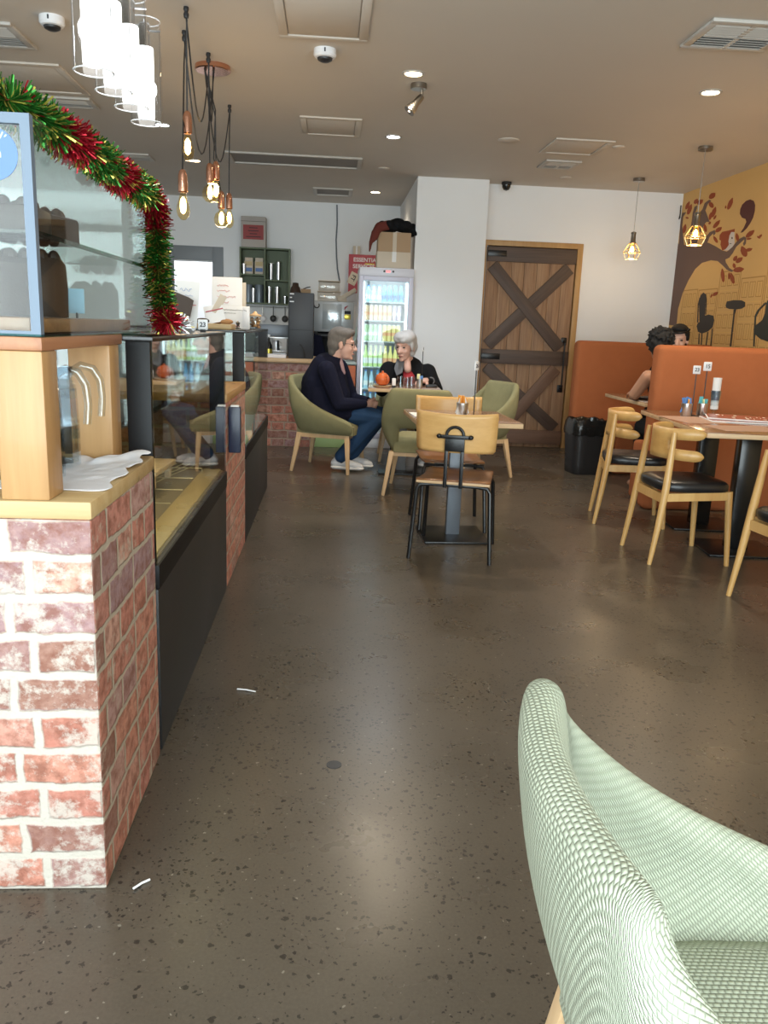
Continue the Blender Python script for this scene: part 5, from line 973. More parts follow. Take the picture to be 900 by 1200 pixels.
# litter on the floor
for a, b_, l in (((-.30, 2.62), (-.235, 2.60), 'short white straw on the floor beside the black fridge plinth'), ((-.415, 1.60), (-.385, 1.63), 'white paper scrap on the floor in front of the brick pier')):
    o = MB().tube([(a[0], a[1], .0045), ((a[0]+b_[0])/2, (a[1]+b_[1])/2+.003, .0048), (b_[0], b_[1], .0045)], .0026, 8).build('litter_straw', M['paper']); tag(o, l, 'straw')
o = MB().lathe([(.022, 0), (.022, .0015), (.001, .002)], seg=20).build('floor_plug', M['darkgrey'], loc=(.035, 2.13, 0)); tag(o, 'small round grey plug set in the concrete floor', 'floor plug')
MURAL={
'tree':[[(8.955,1.389),(8.648,1.377),(8.655,1.555),(8.586,1.716),(8.481,1.838),(8.349,1.943),(8.208,1.994),(8.011,2.004),(7.863,1.985),(7.758,1.941),(7.654,1.893),(7.558,1.866),(7.517,1.874),(7.613,1.905),(7.696,1.962),(7.714,1.989),(7.639,1.999),(7.583,2.035),(7.532,2.085),(7.4,2.137),(7.357,2.145),(7.407,2.164),(7.507,2.148),(7.599,2.091),(7.7,2.058),(7.795,2.076),(7.95,2.128),(8.108,2.174),(8.2,2.191),(8.436,2.155),(8.567,2.19),(8.699,2.213),(8.815,2.218),(8.905,2.244),(8.888,2.113),(8.932,2.004)],[(8.589,2.169),(8.579,2.326),(8.564,2.436),(8.564,2.513),(8.539,2.568),(8.475,2.573),(8.476,2.54),(8.514,2.507),(8.489,2.473),(8.4,2.492),(8.342,2.517),(8.307,2.572),(8.213,2.59),(8.166,2.573),(8.239,2.552),(8.274,2.498),(8.198,2.424),(8.145,2.375),(8.222,2.384),(8.282,2.348),(8.342,2.29),(8.405,2.142)],[(8.813,2.189),(8.871,2.415),(8.877,2.496),(8.823,2.546),(8.731,2.54),(8.796,2.503),(8.794,2.406),(8.731,2.285),(8.675,2.177)],[(8.209,2.179),(8.199,2.232),(8.112,2.276),(8.013,2.284),(7.985,2.252),(8.018,2.234),(8.039,2.258),(8.111,2.228),(8.145,2.173)],[(7.405,2.157),(7.366,2.148),(7.358,2.099),(7.384,2.08),(7.407,2.104),(7.387,2.121)]],
'leaves':[[(8.677,2.641),(8.67,2.63),(8.666,2.606),(8.689,2.584),(8.721,2.57),(8.75,2.57),(8.765,2.583),(8.76,2.605),(8.737,2.628),(8.697,2.638)],[(8.62,2.606),(8.609,2.593),(8.598,2.561),(8.618,2.531),(8.652,2.512),(8.686,2.51),(8.708,2.527),(8.708,2.556),(8.688,2.585),(8.643,2.602)],[(8.731,2.489),(8.721,2.49),(8.698,2.49),(8.673,2.484),(8.656,2.476),(8.652,2.469),(8.662,2.466),(8.684,2.468),(8.709,2.474),(8.725,2.484)],[(8.711,2.42),(8.699,2.409),(8.68,2.382),(8.687,2.354),(8.708,2.334),(8.735,2.33),(8.757,2.343),(8.766,2.369),(8.759,2.397),(8.728,2.415)],[(8.49,2.638),(8.482,2.629),(8.472,2.611),(8.49,2.598),(8.519,2.592),(8.547,2.597),(8.566,2.609),(8.566,2.625),(8.548,2.637),(8.51,2.639)],[(8.357,2.612),(8.355,2.602),(8.362,2.582),(8.399,2.573),(8.442,2.574),(8.476,2.584),(8.487,2.599),(8.471,2.614),(8.434,2.622),(8.382,2.616)],[(8.099,2.637),(8.094,2.626),(8.096,2.603),(8.131,2.592),(8.175,2.591),(8.212,2.6),(8.226,2.617),(8.214,2.634),(8.178,2.646),(8.124,2.641)],[(8.202,2.569),(8.18,2.564),(8.135,2.55),(8.107,2.529),(8.097,2.511),(8.11,2.501),(8.14,2.505),(8.176,2.52),(8.205,2.541),(8.206,2.561)],[(8.05,2.502),(8.04,2.489),(8.03,2.46),(8.047,2.432),(8.076,2.413),(8.106,2.411),(8.125,2.426),(8.126,2.453),(8.109,2.481),(8.07,2.497)],[(8.138,2.463),(8.128,2.454),(8.113,2.433),(8.116,2.412),(8.129,2.396),(8.147,2.393),(8.164,2.403),(8.172,2.423),(8.169,2.444),(8.149,2.458)],[(8.018,2.422),(8.016,2.416),(8.016,2.404),(8.03,2.394),(8.047,2.387),(8.061,2.387),(8.067,2.394),(8.062,2.405),(8.049,2.416),(8.028,2.421)],[(8.253,2.367),(8.236,2.359),(8.205,2.337),(8.188,2.312),(8.185,2.292),(8.198,2.285),(8.221,2.293),(8.246,2.314),(8.263,2.339),(8.258,2.359)],[(8.123,2.375),(8.118,2.37),(8.114,2.361),(8.122,2.354),(8.136,2.351),(8.151,2.352),(8.16,2.358),(8.16,2.367),(8.151,2.374),(8.132,2.375)],[(7.923,2.365),(7.924,2.354),(7.935,2.331),(7.973,2.313),(8.015,2.303),(8.046,2.306),(8.054,2.32),(8.034,2.34),(7.996,2.358),(7.946,2.364)],[(7.87,2.295),(7.87,2.286),(7.88,2.268),(7.915,2.258),(7.954,2.256),(7.983,2.262),(7.99,2.276),(7.973,2.29),(7.938,2.3),(7.892,2.298)],[(8.019,2.229),(8.001,2.223),(7.962,2.207),(7.931,2.185),(7.914,2.166),(7.918,2.157),(7.941,2.162),(7.974,2.178),(8.005,2.2),(8.017,2.22)],[(7.72,2.537),(7.714,2.524),(7.708,2.494),(7.728,2.465),(7.758,2.445),(7.787,2.442),(7.803,2.458),(7.8,2.486),(7.779,2.516),(7.74,2.532)],[(7.836,2.485),(7.832,2.482),(7.826,2.473),(7.827,2.465),(7.832,2.459),(7.839,2.457),(7.845,2.461),(7.849,2.469),(7.848,2.478),(7.84,2.483)],[(7.554,2.207),(7.54,2.2),(7.512,2.181),(7.498,2.158),(7.495,2.139),(7.506,2.132),(7.526,2.14),(7.548,2.158),(7.563,2.182),(7.559,2.2)],[(7.235,2.199),(7.236,2.189),(7.25,2.167),(7.29,2.152),(7.333,2.146),(7.364,2.151),(7.369,2.165),(7.348,2.184),(7.307,2.199),(7.257,2.2)],[(7.264,2.134),(7.27,2.131),(7.289,2.126),(7.316,2.126),(7.34,2.13),(7.351,2.135),(7.346,2.14),(7.326,2.143),(7.299,2.143),(7.274,2.137)],[(7.166,2.143),(7.158,2.142),(7.14,2.139),(7.123,2.131),(7.113,2.123),(7.113,2.118),(7.123,2.117),(7.139,2.122),(7.156,2.129),(7.164,2.139)],[(7.092,2.149),(7.091,2.145),(7.093,2.135),(7.106,2.127),(7.122,2.123),(7.134,2.125),(7.138,2.131),(7.132,2.139),(7.119,2.147),(7.1,2.149)],[(7.42,2.082),(7.394,2.074),(7.341,2.051),(7.311,2.021),(7.304,1.994),(7.322,1.982),(7.359,1.989),(7.4,2.012),(7.431,2.043),(7.427,2.071)],[(7.226,2.044),(7.232,2.038),(7.25,2.026),(7.284,2.023),(7.317,2.026),(7.337,2.034),(7.334,2.043),(7.312,2.051),(7.278,2.054),(7.242,2.048)],[(7.493,2.005),(7.488,1.998),(7.483,1.983),(7.497,1.97),(7.517,1.962),(7.537,1.963),(7.549,1.972),(7.547,1.986),(7.533,1.999),(7.506,2.004)],[(7.382,1.982),(7.382,1.973),(7.391,1.954),(7.424,1.942),(7.461,1.938),(7.488,1.944),(7.495,1.957),(7.479,1.972),(7.446,1.984),(7.402,1.984)],[(7.533,1.942),(7.522,1.938),(7.501,1.927),(7.492,1.913),(7.493,1.901),(7.504,1.897),(7.52,1.901),(7.536,1.912),(7.545,1.926),(7.538,1.938)],[(7.328,1.88),(7.34,1.871),(7.378,1.856),(7.437,1.855),(7.49,1.863),(7.518,1.876),(7.508,1.89),(7.465,1.9),(7.407,1.901),(7.351,1.888)],[(7.749,1.909),(7.733,1.897),(7.7,1.864),(7.682,1.825),(7.678,1.794),(7.69,1.782),(7.713,1.794),(7.739,1.826),(7.758,1.866),(7.754,1.897)],[(7.601,1.864),(7.595,1.858),(7.582,1.842),(7.577,1.823),(7.578,1.807),(7.584,1.802),(7.594,1.808),(7.603,1.824),(7.608,1.843),(7.604,1.858)],[(7.567,1.86),(7.548,1.851),(7.508,1.827),(7.482,1.795),(7.472,1.769),(7.482,1.758),(7.508,1.766),(7.541,1.791),(7.567,1.823),(7.57,1.85)],[(7.782,1.696),(7.782,1.689),(7.789,1.674),(7.816,1.664),(7.845,1.66),(7.867,1.663),(7.873,1.673),(7.86,1.685),(7.833,1.695),(7.798,1.697)],[(7.895,1.68),(7.893,1.676),(7.89,1.667),(7.896,1.657),(7.904,1.65),(7.913,1.648),(7.918,1.653),(7.918,1.661),(7.912,1.671),(7.901,1.678)]],
'tail':[[(7.48,2.204),(7.429,2.242),(7.396,2.287),(7.418,2.314),(7.484,2.332),(7.538,2.372),(7.542,2.412),(7.517,2.448),(7.451,2.472),(7.381,2.474),(7.316,2.453),(7.28,2.415),(7.272,2.367),(7.287,2.312),(7.324,2.269),(7.375,2.231),(7.439,2.204)]],
'hood':[[(7.796,2.078),(7.846,2.134),(7.845,2.17),(7.883,2.184),(7.888,2.226),(7.844,2.25),(7.708,2.248),(7.604,2.25),(7.6,2.222),(7.658,2.228),(7.684,2.2),(7.692,2.15),(7.672,2.118),(7.729,2.083)]],
'face':[[(7.658,2.228),(7.6,2.222),(7.593,2.181),(7.572,2.119),(7.599,2.091),(7.669,2.067),(7.76,2.073),(7.709,2.091),(7.672,2.118),(7.69,2.15),(7.684,2.2)]],
'eye':[[(7.628,2.183),(7.623,2.18),(7.614,2.174),(7.612,2.168),(7.615,2.163),(7.623,2.162),(7.631,2.165),(7.637,2.17),(7.639,2.177),(7.633,2.181)],[(7.618,2.121),(7.622,2.121),(7.633,2.12),(7.646,2.121),(7.658,2.123),(7.663,2.125),(7.659,2.127),(7.648,2.127),(7.634,2.126),(7.622,2.123)]],
'horn':[[(8.15,1.378),(8.132,1.406),(8.096,1.417),(8.164,1.612),(8.144,1.678),(8.088,1.703),(8.045,1.685),(8.014,1.619),(7.999,1.477),(7.915,1.487),(7.815,1.475),(7.783,1.432),(7.797,1.367),(7.894,1.324),(8.013,1.304),(8.108,1.322)],[(7.585,1.566),(7.573,1.602),(7.443,1.61),(7.293,1.604),(7.227,1.587),(7.22,1.548),(7.273,1.531),(7.377,1.526),(7.509,1.533),(7.568,1.545)],[(7.42,1.527),(7.373,1.526),(7.39,1.48),(7.376,1.195),(7.404,1.194),(7.414,1.481)]],
'hornlines':[[(8.085,1.305),(8.065,1.306),(8.04,1.2),(8.066,1.199)],[(8.023,1.304),(8.003,1.304),(7.983,1.196),(8.008,1.195)],[(7.897,1.318),(7.878,1.322),(7.877,1.193),(7.901,1.192)],[(7.809,1.351),(7.789,1.357),(7.776,1.19),(7.797,1.189)],[(8.152,1.411),(8.184,1.59),(8.164,1.656),(8.152,1.651),(8.164,1.584),(8.126,1.411)],[(7.989,1.488),(8.006,1.619),(8.045,1.685),(8.028,1.687),(7.991,1.618),(7.972,1.487)]],
'lamp':[[(7.012,1.35),(6.974,1.389),(6.889,1.427),(6.858,1.483),(6.86,1.559),(6.847,1.591),(6.732,1.588),(6.637,1.241),(6.767,1.253),(6.885,1.274),(6.982,1.312)],[(6.978,1.205),(7.006,1.35),(7.024,1.466),(6.989,1.514),(6.875,1.578),(6.853,1.568),(6.951,1.513),(6.998,1.456),(6.979,1.35),(6.956,1.205)]],
}
# ------------------------------------------------------------------ mural on the right wall
def build_mural():
    t = thing('wall_mural', 'painted mural of a brown tree, autumn leaves and old buildings on the mustard wall', 'mural', (XR, 7.6, 1.2))
    def put(name, key, m, th=.0016, lift=.0):
        b = MB()
        for k, pts in enumerate(MURAL[key]): b.poly([(min(y, YB-.004)-7.6, z-1.2) for y, z in pts], -th-.00012*k, 'x', -lift)
        return b.build(name, M[m], t, smooth=0)
    b = MB(); rr = random.Random(11)
    def rect(y0, y1, z0, z1, w=.006, mi=0):
        for a in ((y0, y1, z0, z0+w), (y0, y1, z1-w, z1), (y0, y0+w, z0, z1), (y1-w, y1, z0, z1)): b.box(-.0009, -.0002, a[0]-7.6, a[1]-7.6, a[2]-1.2, a[3]-1.2, mi=mi)
    y = 5.0
    while y < 8.55:
        w = rr.uniform(.30, .46); top = 1.80+.30*rr.random()-(.0 if y < 7.4 else .12); rect(y, y+w-.02, .75, top, .010, 0)
        z = top-.03; n = 3
        rr.random()
        while z > .85:
            hh = rr.uniform(.14, .2)
            for k in range(n):
                yy = y+.03+k*(w-.06)/n; rect(yy, yy+(w-.06)/n-.03, z-hh+.05, z-.01, .006, 0); rect(yy+.012, yy+(w-.06)/n-.042, z-hh+.062, z-.022, .004, 1)
                b.box(-.0009, -.0002, yy+((w-.06)/n-.03)/2-.002-7.6, yy+((w-.06)/n-.03)/2+.002-7.6, z-hh+.05-1.2, z-.01-1.2)
            b.box(-.0009, -.0002, y-7.6, y+w-.02-7.6, z-hh+.008-1.2, z-hh+.016-1.2, mi=1); z -= hh
        y += w
    b.build('painted_buildings', [M['murallines'], M['murallight']], t, smooth=0)
    put('tree', 'tree', 'bark', .0022); put('autumn_leaves', 'leaves', 'leaf', .0030); put('plum_comma', 'tail', 'plum', .003); put('rust_hood', 'hood', 'leaf', .0034); put('pale_face', 'face', 'muralface', .0038); put('painted_eye', 'eye', 'muralink', .0044); put('charcoal_shapes', 'horn', 'muralink', .003); put('charcoal_lines', 'hornlines', 'muralink', .0026); put('dark_bell', 'lamp', 'lampgreen', .0032)
    o = MB().tube([(-.004, 8.83-7.6, 2.62-1.2), (-.006, 8.82-7.6, 2.52-1.2), (-.02, 8.80-7.6, 2.48-1.2), (-.02, 8.78-7.6, 2.50-1.2)], .006, 8).build('wall_hook', M['blackmetal']); o.location = (XR-.02, 7.6, 1.2); tag(o, 'small black hook near the ceiling in the wall corner', 'hook')
build_mural()

# ------------------------------------------------------------------ people
def frame_of(f, up=(0, 0, 1)):
    f = Vector(f).normalized(); l = Vector(up).cross(f).normalized(); return Matrix((f, l, f.cross(l))).transposed()
def head(b, c, F, s=1.0):
    c = Vector(c); P = lambda x, y, z: c+F @ Vector((x*s, y*s, z*s))
    E_ = lambda p, r: b.ell(P(*p), tuple(k*s for k in r), F)
    E_((-.018, 0, .035), (.098, .076, .090)); E_((.028, 0, -.025), (.066, .060, .085)); E_((.040, 0, -.085), (.046, .044, .032)); E_((.060, .030, -.030), (.026, .024, .026)); E_((.060, -.030, -.030), (.026, .024, .026)); E_((.072, 0, .030), (.022, .052, .014))
    b.cap(P(.086, 0, .012), P(.112, 0, -.028), .010*s, .0145*s); E_((.100, .012, -.034), (.012, .009, .008)); E_((.100, -.012, -.034), (.012, .009, .008)); E_((.086, 0, -.064), (.014, .026, .011)); E_((.080, 0, -.100), (.018, .022, .016))
    for k in (-1, 1): E_((-.008, k*.077, -.012), (.019, .010, .032))
    return P
def face_bits(P, F, par, s, gl=None, iris=True):
    b = MB()
    for k in (-1, 1): b.ell(P(.078, k*.031, .006), (.010*s, .013*s, .007*s), F)
    b.build('eyes', M['eye'], par)
    b = MB(); b.ell(P(.097, 0, -.066), (.006*s, .024*s, .005*s), F); b.build('lips', M['lips'], par)
    if gl:
        b = MB()
        for k in (-1, 1): b.tube([P(.098, k*.034+.022*math.cos(a), .004+.017*math.sin(a)) for a in [2*PI*i/14 for i in range(14)]], .0018, 6, closed=True); b.tube([P(.097, k*.056, .010), P(.05, k*.076, .012), P(-.01, k*.082, .006)], .0018, 6)
        b.tube([P(.098, -.012, .008), P(.102, 0, .011), P(.098, .012, .008)], .0018, 6); b.build('glasses', M['darkgrey'], par)
def hand(b, wrist, dirv, palm_n, s=1.0, curl=55, left=True):
    # palm, four curled fingers and a thumb; dirv points to the fingers, palm_n out of the palm
    d = Vector(dirv).normalized(); n = Vector(palm_n); n = (n-d*n.dot(d)).normalized(); x = d.cross(n)*(1 if left else -1); w = Vector(wrist)
    b.cap(w-d*.01, w+d*.03, .024*s, .027*s)
    for k in range(4): b.cap(w+d*.02+x*(k-1.5)*.017*s, w+d*.085*s+x*(k-1.5)*.019*s, .014*s, .0105*s)
    for k, L in enumerate((.068, .078, .073, .056)):
        p = w+d*.085*s+x*(k-1.5)*.019*s; a = R(curl*.5); pts = [p]; rs = [.0105*s]
        for j, fr in enumerate((.45, .32, .23)):
            v = d*math.cos(a)+n*math.sin(a); p = p+v*L*fr*s; pts.append(p); rs.append((.0098-.0009*j)*s); a += R(curl*.75)
        b.chain(pts, rs, 8)
    p = w+d*.025*s-x*.026*s; v = (d*.55-x*.65+n*.45).normalized(); q = p+v*.036*s; v2 = (d*.9+n*.45-x*.05).normalized(); b.chain([p-v*.012, q, q+v2*.028*s, q+v2*.028*s+(d*.7+n*.6).normalized()*.022*s], [.015*s, .012*s, .0105*s, .009*s], 8)
def person(name, label): return thing('person', label, 'person')
def shoe(par, heel, toe, h=.075):
    heel, toe = Vector(heel), Vector(toe); d = (toe-heel).normalized(); L = (toe-heel).length; F = frame_of(d)
    b = MB(); b.chain([heel+Vector((0, 0, .055)), heel+d*L*.4+Vector((0, 0, .055)), toe-d*.04+Vector((0, 0, .042)), toe+Vector((0, 0, .036))], [.040, .041, .040, .030]); b.cap(heel+Vector((0, 0, .05)), heel+d*.03+Vector((0, 0, .105)), .036, .034)
    o = b.blob('shoe', M['shoe'], par, .007); b = MB(); b.chain([heel+Vector((0, 0, .0)), heel+d*L*.5, toe], [.042, .045, .036])
    s = b.blob('sole', M['sole'], o, .007); s.scale = (1, 1, .5); s.location = (0, 0, .5*heel.z+.022)
    return o

# person in navy, seated left of the teapot table, looking at the companion on the right
p1 = thing('person', 'seated person with short grey hair, glasses, navy jacket and blue jeans', 'person', (0, 0, 0))
hc_ = (.095, 7.04, 1.092); F = frame_of((.98, -.04, -.10), (.04, 0, 1)); b = MB(); P1 = head(b, hc_, F, 1.06)
sh = [(-.035, 6.905, .875), (.075, 7.26, .88)]; el = [(.075, 6.865, .60), (.20, 7.33, .60)]; wr = [(.300, 6.945, .600), (.345, 7.13, .605)]
hip = [(-.03, 7.03, .535), (.02, 7.22, .535)]; kn = [(.40, 6.965, .485), (.445, 7.16, .485)]; an = [(.11, 7.01, .125), (.20, 7.17, .12)]
b.chain([(.055, 7.05, 1.04), (.02, 7.07, .94), (-.01, 7.08, .86)], [.058, .060, .09]); b.chain([(-.01, 7.08, .84), (-.04, 7.10, .70), (-.05, 7.12, .56)], [.125, .135, .14])
for i in range(2):
    b.chain([sh[i], el[i], wr[i]], [.052, .040, .026]); b.chain([hip[i], kn[i], an[i]], [.080, .056, .036]); b.cap(Vector(an[i])-Vector((0, 0, .03)), Vector(an[i])+Vector((.10, -.02, -.06)), .034, .026)
hand(b, (.315, 6.955, .60), (.75, .55, -.25), (-.15, .9, .1), 1., 70, False); hand(b, (.352, 7.11, .607), (.55, -.75, -.25), (-.3, -.9, .0), 1., 70, True)
b.blob('body', M['skin'], p1, .0075, 3)
face_bits(P1, F, p1, 1.06, True)
b = MB(); 
for p, r in (((-.030, 0, .050), (.100, .084, .088)), ((-.062, 0, .0), (.064, .076, .080)), ((.030, 0, .100), (.060, .066, .034)), ((-.010, .040, .085), (.080, .050, .044)), ((-.010, -.040, .085), (.080, .050, .044)), ((-.070, 0, -.060), (.040, .054, .050)), ((.055, .02, .088), (.032, .036, .022))): b.ell(P1(*p), tuple(k*1.06 for k in r), F)
for k in (-1, 1): b.ell(P1(.014, k*.074, .018), (.014, .010, .034), F)
b.blob('hair', M['greyhair'], p1, .007, 3)
b = MB(); b.chain([(.025, 7.065, .945), (-.035, 7.085, .87), (-.085, 7.10, .74), (-.095, 7.12, .58), (-.09, 7.12, .47)], [.078, .150, .172, .175, .175]); b.chain([(.03, 7.06, .80), (.06, 7.06, .66), (.07, 7.07, .56)], [.11, .115, .11])
for i in range(2): b.chain([sh[i], Vector(sh[i]).lerp(Vector(el[i]), .5), el[i], Vector(el[i]).lerp(Vector(wr[i]), .55), Vector(el[i]).lerp(Vector(wr[i]), .93)], [.082, .070, .062, .052, .040])
b.chain([(-.04, 6.98, .50), (.14, 6.97, .52)], [.10, .085]); b.chain([(-.07, 7.04, .66), (-.06, 7.03, .50)], [.135, .130]); b.chain([(-.06, 7.20, .66), (-.03, 7.21, .50)], [.13, .125])
b.blob('jacket', M['navy'], p1, .009, 5)
b = MB(); b.chain([(.052, 7.055, .985), (.085, 7.03, .92), (.115, 7.02, .85)], [.036, .026, .014]); b.blob('shirt_collar', mat('pink_grey_shirt', (.40, .25, .27), .8), p1, .007)
b = MB()
for i in range(2): b.chain([hip[i], Vector(hip[i]).lerp(Vector(kn[i]), .6), kn[i], Vector(kn[i]).lerp(Vector(an[i]), .5), Vector(an[i])+Vector((0, 0, .005))], [.105, .096, .078, .068, .062])
b.cap((-.02, 7.04, .53), (.03, 7.21, .53), .10, .10); b.blob('jeans', M['denim'], p1, .009, 4)
b = MB()
for i in range(2): b.cap(Vector(an[i])+Vector((0, 0, .02)), Vector(an[i])-Vector((-.01, 0, .035)), .042, .042)
b.blob('socks', M['blackcloth'], p1, .008)
shoe(p1, (.055, 7.03, .012), (.275, 6.965, .012)); shoe(p1, (.15, 7.185, .012), (.365, 7.125, .012))

# person in black behind the teapot table
p2 = thing('person', 'seated person with short silver hair, black jacket and red top behind the teapot table', 'person', (0, 0, 0))
F2 = frame_of((-.55, -.80, -.14), (-.03, 0, 1)); hc2 = (.685, 7.62, 1.075); b = MB(); P2 = head(b, hc2, F2, 1.06)
b.chain([(.70, 7.66, 1.03), (.72, 7.70, .93), (.73, 7.72, .85)], [.055, .058, .09]); b.chain([(.73, 7.73, .82), (.73, 7.77, .68), (.73, 7.80, .55)], [.125, .13, .14])
sh = [(.545, 7.70, .855), (.915, 7.71, .845)]; el = [(.475, 7.50, .68), (.985, 7.53, .70)]; wr = [(.46, 7.30, .80), (.86, 7.30, .795)]
for i in range(2): b.chain([sh[i], el[i], wr[i]], [.050, .040, .026])
hand(b, (.458, 7.285, .803), (.0, -.95, .1), (.5, 0, -.7), 1., 45, True); hand(b, (.85, 7.285, .795), (-.6, -.8, -.05), (0, .1, -1), 1., 30, False)
for x, k in ((.64, .62), (.83, .85)): b.chain([(x, 7.72, .53), (k, 7.36, .50), (k, 7.42, .10)], [.08, .058, .036]); b.cap((k, 7.42, .06), (k, 7.30, .035), .036, .028)
b.blob('body', M['skin'], p2, .0075, 3); face_bits(P2, F2, p2, 1.06)
b = MB()
for p, r in (((-.030, 0, .055), (.104, .092, .092)), ((-.065, 0, .0), (.066, .084, .084)), ((.040, 0, .090), (.062, .072, .040)), ((.0, .045, .080), (.086, .052, .054)), ((.0, -.045, .080), (.086, .052, .054)), ((-.055, 0, -.055), (.050, .064, .050)), ((.074, .022, .066), (.026, .040, .026)), ((.070, -.030, .068), (.026, .036, .024))): b.ell(P2(*p), tuple(k*1.06 for k in r), F2)
for k in (-1, 1): b.ell(P2(.012, k*.080, .012), (.030, .014, .050), F2)
b.blob('hair', M['whitehair'], p2, .007, 3)
b = MB(); b.chain([(.735, 7.745, .845), (.735, 7.78, .70), (.735, 7.80, .54)], [.150, .165, .17]); b.chain([(.62, 7.73, .80), (.85, 7.73, .795)], [.13, .13]); b.cap((.70, 7.73, .905), (.79, 7.74, .90), .075, .075)
for i in range(2): b.chain([sh[i], Vector(sh[i]).lerp(Vector(el[i]), .5), el[i], Vector(el[i]).lerp(Vector(wr[i]), .9)], [.085, .072, .062, .043])
b.blob('jacket', M['blackcloth'], p2, .009, 5)
b = MB(); b.poly([(-.045, .075), (.035, .085), (.03, -.055), (-.02, -.085), (-.055, -.02)], .012, 'y'); o = b.build('grey_collar', M['greycloth'], p2); o.location = (.640, 7.575, .895); o.rotation_euler = (R(-22), 0, R(-24))
b = MB(); b.chain([(.715, 7.61, .835), (.73, 7.595, .79), (.735, 7.60, .72)], [.045, .06, .06]); b.blob('red_top', M['redcloth'], p2, .008)
b = MB(); b.chain([(.70, 7.63, .985), (.705, 7.595, .93), (.712, 7.57, .875)], [.040, .036, .036]); b.blob('bare_neck', M['skin'], p2, .007)
b = MB(); b.tube([Vector((.905, 7.33, .79))+Vector((.03*math.cos(a), .0, .03*math.sin(a))) for a in [2*PI*k/12 for k in range(12)]], .006, 6, closed=True); b.build('grey_cuff', M['greycloth'], p2)
b = MB()
for x, k in ((.64, .62), (.83, .85)): b.chain([(x, 7.74, .53), (k, 7.37, .50), (k, 7.42, .16)], [.10, .076, .058])
b.blob('trousers', M['blackcloth'], p2, .01)
for k in (.62, .85): shoe(p2, (k, 7.46, .012), (k, 7.26, .012))

# two people in the far booth, mostly hidden by the near booth back
p3 = thing('person', 'person with black hair and bare shoulder seen from behind above the booth back', 'person', (0, 0, 0))
F3 = frame_of((.22, .95, -.12)); b = MB(); P3 = head(b, (2.575, 6.33, 1.19), F3, 1.0)
b.chain([(2.58, 6.30, 1.13), (2.60, 6.24, 1.02), (2.62, 6.22, .95)], [.055, .056, .08]); b.chain([(2.62, 6.20, .90), (2.64, 6.12, .74), (2.66, 6.06, .58)], [.11, .115, .13])
b.chain([(2.475, 6.24, .945), (2.42, 6.34, .80), (2.50, 6.55, .80)], [.056, .046, .030]); b.chain([(2.78, 6.22, .94), (2.87, 6.32, .80), (2.76, 6.55, .80)], [.052, .044, .030])
hand(b, (2.505, 6.56, .80), (.3, .95, -.05), (0, .1, -1), 1., 35, False); hand(b, (2.755, 6.56, .80), (-.3, .95, -.05), (0, .1, -1), 1., 35, True)
for x in (2.57, 2.77): b.chain([(x, 6.06, .55), (x, 6.46, .53), (x, 6.48, .08)], [.08, .06, .036]); b.cap((x, 6.48, .06), (x, 6.62, .035), .036, .028)
b.blob('body', M['skin2'], p3, .008, 3); face_bits(P3, F3, p3, 1.)
b = MB()
for p, r in (((-.030, 0, .045), (.108, .096, .096)), ((-.060, 0, -.005), (.074, .088, .086)), ((.045, 0, .085), (.06, .07, .042)), ((-.055, 0, -.060), (.050, .062, .045))): b.ell(P3(*p), r, F3)
rr = random.Random(2)
for k in range(110):
    dv = Vector((rr.gauss(0, 1)-.4, rr.gauss(0, 1), rr.gauss(0, 1)+.5)).normalized(); q = P3(-.03, 0, .045)+F3 @ Vector((dv.x*.098, dv.y*.088, dv.z*.088))
    if dv.x < .45: b.cap(q, q+F3 @ (dv*.022)+Vector((0, 0, -.008)), .016, .007, 8)
b.blob('hair', M['blackhair'], p3, .006, 1)
b = MB(); b.chain([(2.625, 6.19, .87), (2.645, 6.12, .74), (2.665, 6.06, .55)], [.125, .132, .145])
for x in (2.545, 2.70): b.chain([(x, 6.135, .93), (x+.005, 6.20, .995), (x+.01, 6.275, .955), (x+.01, 6.29, .88)], [.022, .018, .018, .022])
b.blob('vest_top', M['blackcloth'], p3, .009, 3)
b = MB()
for x in (2.57, 2.77): b.chain([(x, 6.06, .55), (x, 6.46, .53), (x, 6.48, .14)], [.10, .075, .055])
b.blob('trousers', M['blackcloth'], p3, .01)
p4 = thing('person', 'person with dark hair peering past the other head at the far booth', 'person', (0, 0, 0))
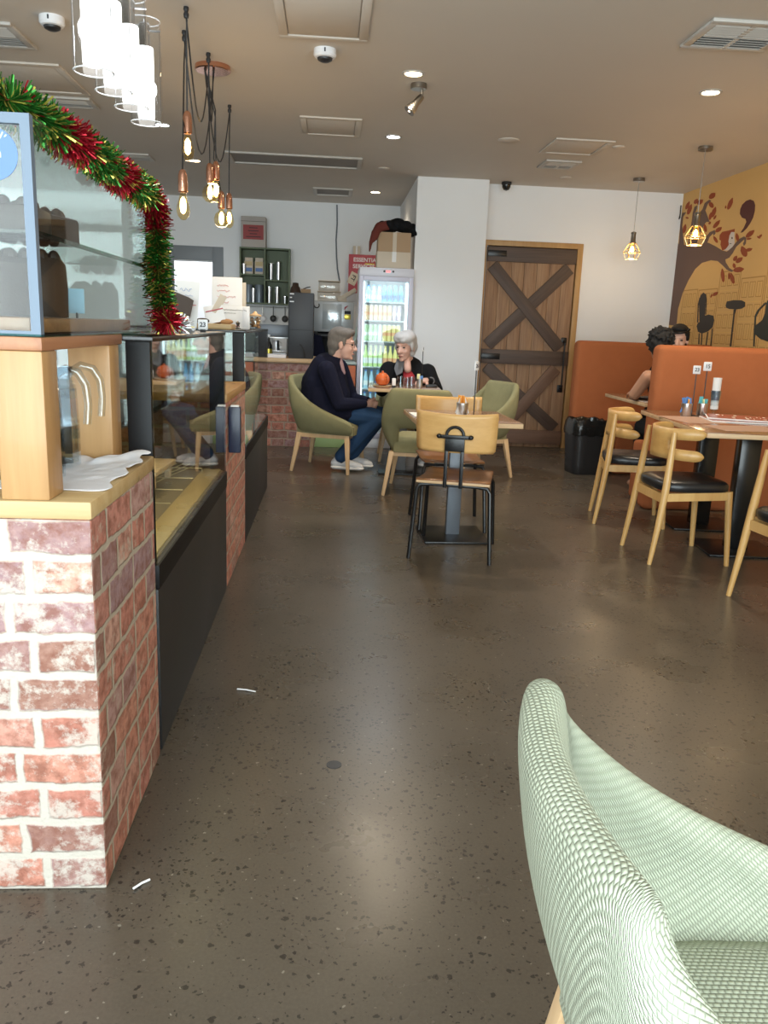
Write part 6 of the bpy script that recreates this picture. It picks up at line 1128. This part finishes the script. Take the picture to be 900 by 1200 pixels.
F4 = frame_of((-.45, -.88, -.10)); b = MB(); P4 = head(b, (3.045, 7.08, 1.235), F4, 1.0)
b.chain([(3.05, 7.10, 1.17), (3.06, 7.13, 1.07), (3.06, 7.15, .98)], [.052, .055, .08]); b.chain([(3.06, 7.17, .93), (3.07, 7.25, .75), (3.08, 7.32, .58)], [.11, .115, .13])
b.chain([(2.90, 7.13, .96), (2.84, 7.00, .80), (2.93, 6.80, .80)], [.05, .042, .028]); b.chain([(3.22, 7.13, .96), (3.27, 7.0, .80), (3.10, 6.80, .80)], [.05, .042, .028]); hand(b, (2.94, 6.79, .80), (.2, -.95, 0), (0, 0, -1), 1., 35, True); hand(b, (3.09, 6.79, .80), (-.2, -.95, 0), (0, 0, -1), 1., 35, False)
for x in (2.98, 3.17): b.chain([(x, 7.30, .55), (x, 6.98, .53), (x, 7.0, .08)], [.08, .06, .036]); b.cap((x, 7.0, .06), (x, 6.88, .035), .036, .028)
b.blob('body', M['skin3'], p4, .008, 3); face_bits(P4, F4, p4, 1.)
b = MB()
for p, r in (((-.035, 0, .050), (.102, .090, .090)), ((-.065, 0, -.01), (.066, .084, .086)), ((.035, 0, .100), (.062, .066, .030)), ((-.085, 0, .03), (.05, .05, .06))): b.ell(P4(*p), r, F4)
for k in (-1, 1): b.ell(P4(-.01, k*.076, .03), (.04, .014, .045), F4)
b.blob('hair', M['blackhair'], p4, .007, 3)
b = MB(); b.tube([P4(.035+.062*math.cos(a), .085*math.sin(a), .10-.03*math.cos(a)) for a in [R(-85+17*k) for k in range(11)]], .010, 8); b.build('head_band', M['blackgloss'], p4)
b = MB(); b.chain([(3.06, 7.16, .92), (3.07, 7.25, .75), (3.08, 7.32, .55)], [.128, .132, .145])
for s_ in (-1, 1): b.chain([(3.06+s_*.15, 7.14, .955), (3.06+s_*.21, 7.02, .81)], [.07, .058])
b.blob('dark_top', M['blackcloth'], p4, .009, 3)
b = MB()
for x in (2.98, 3.17): b.chain([(x, 7.30, .55), (x, 6.98, .53), (x, 7.0, .14)], [.10, .075, .055])
b.blob('trousers', M['blackcloth'], p4, .01)
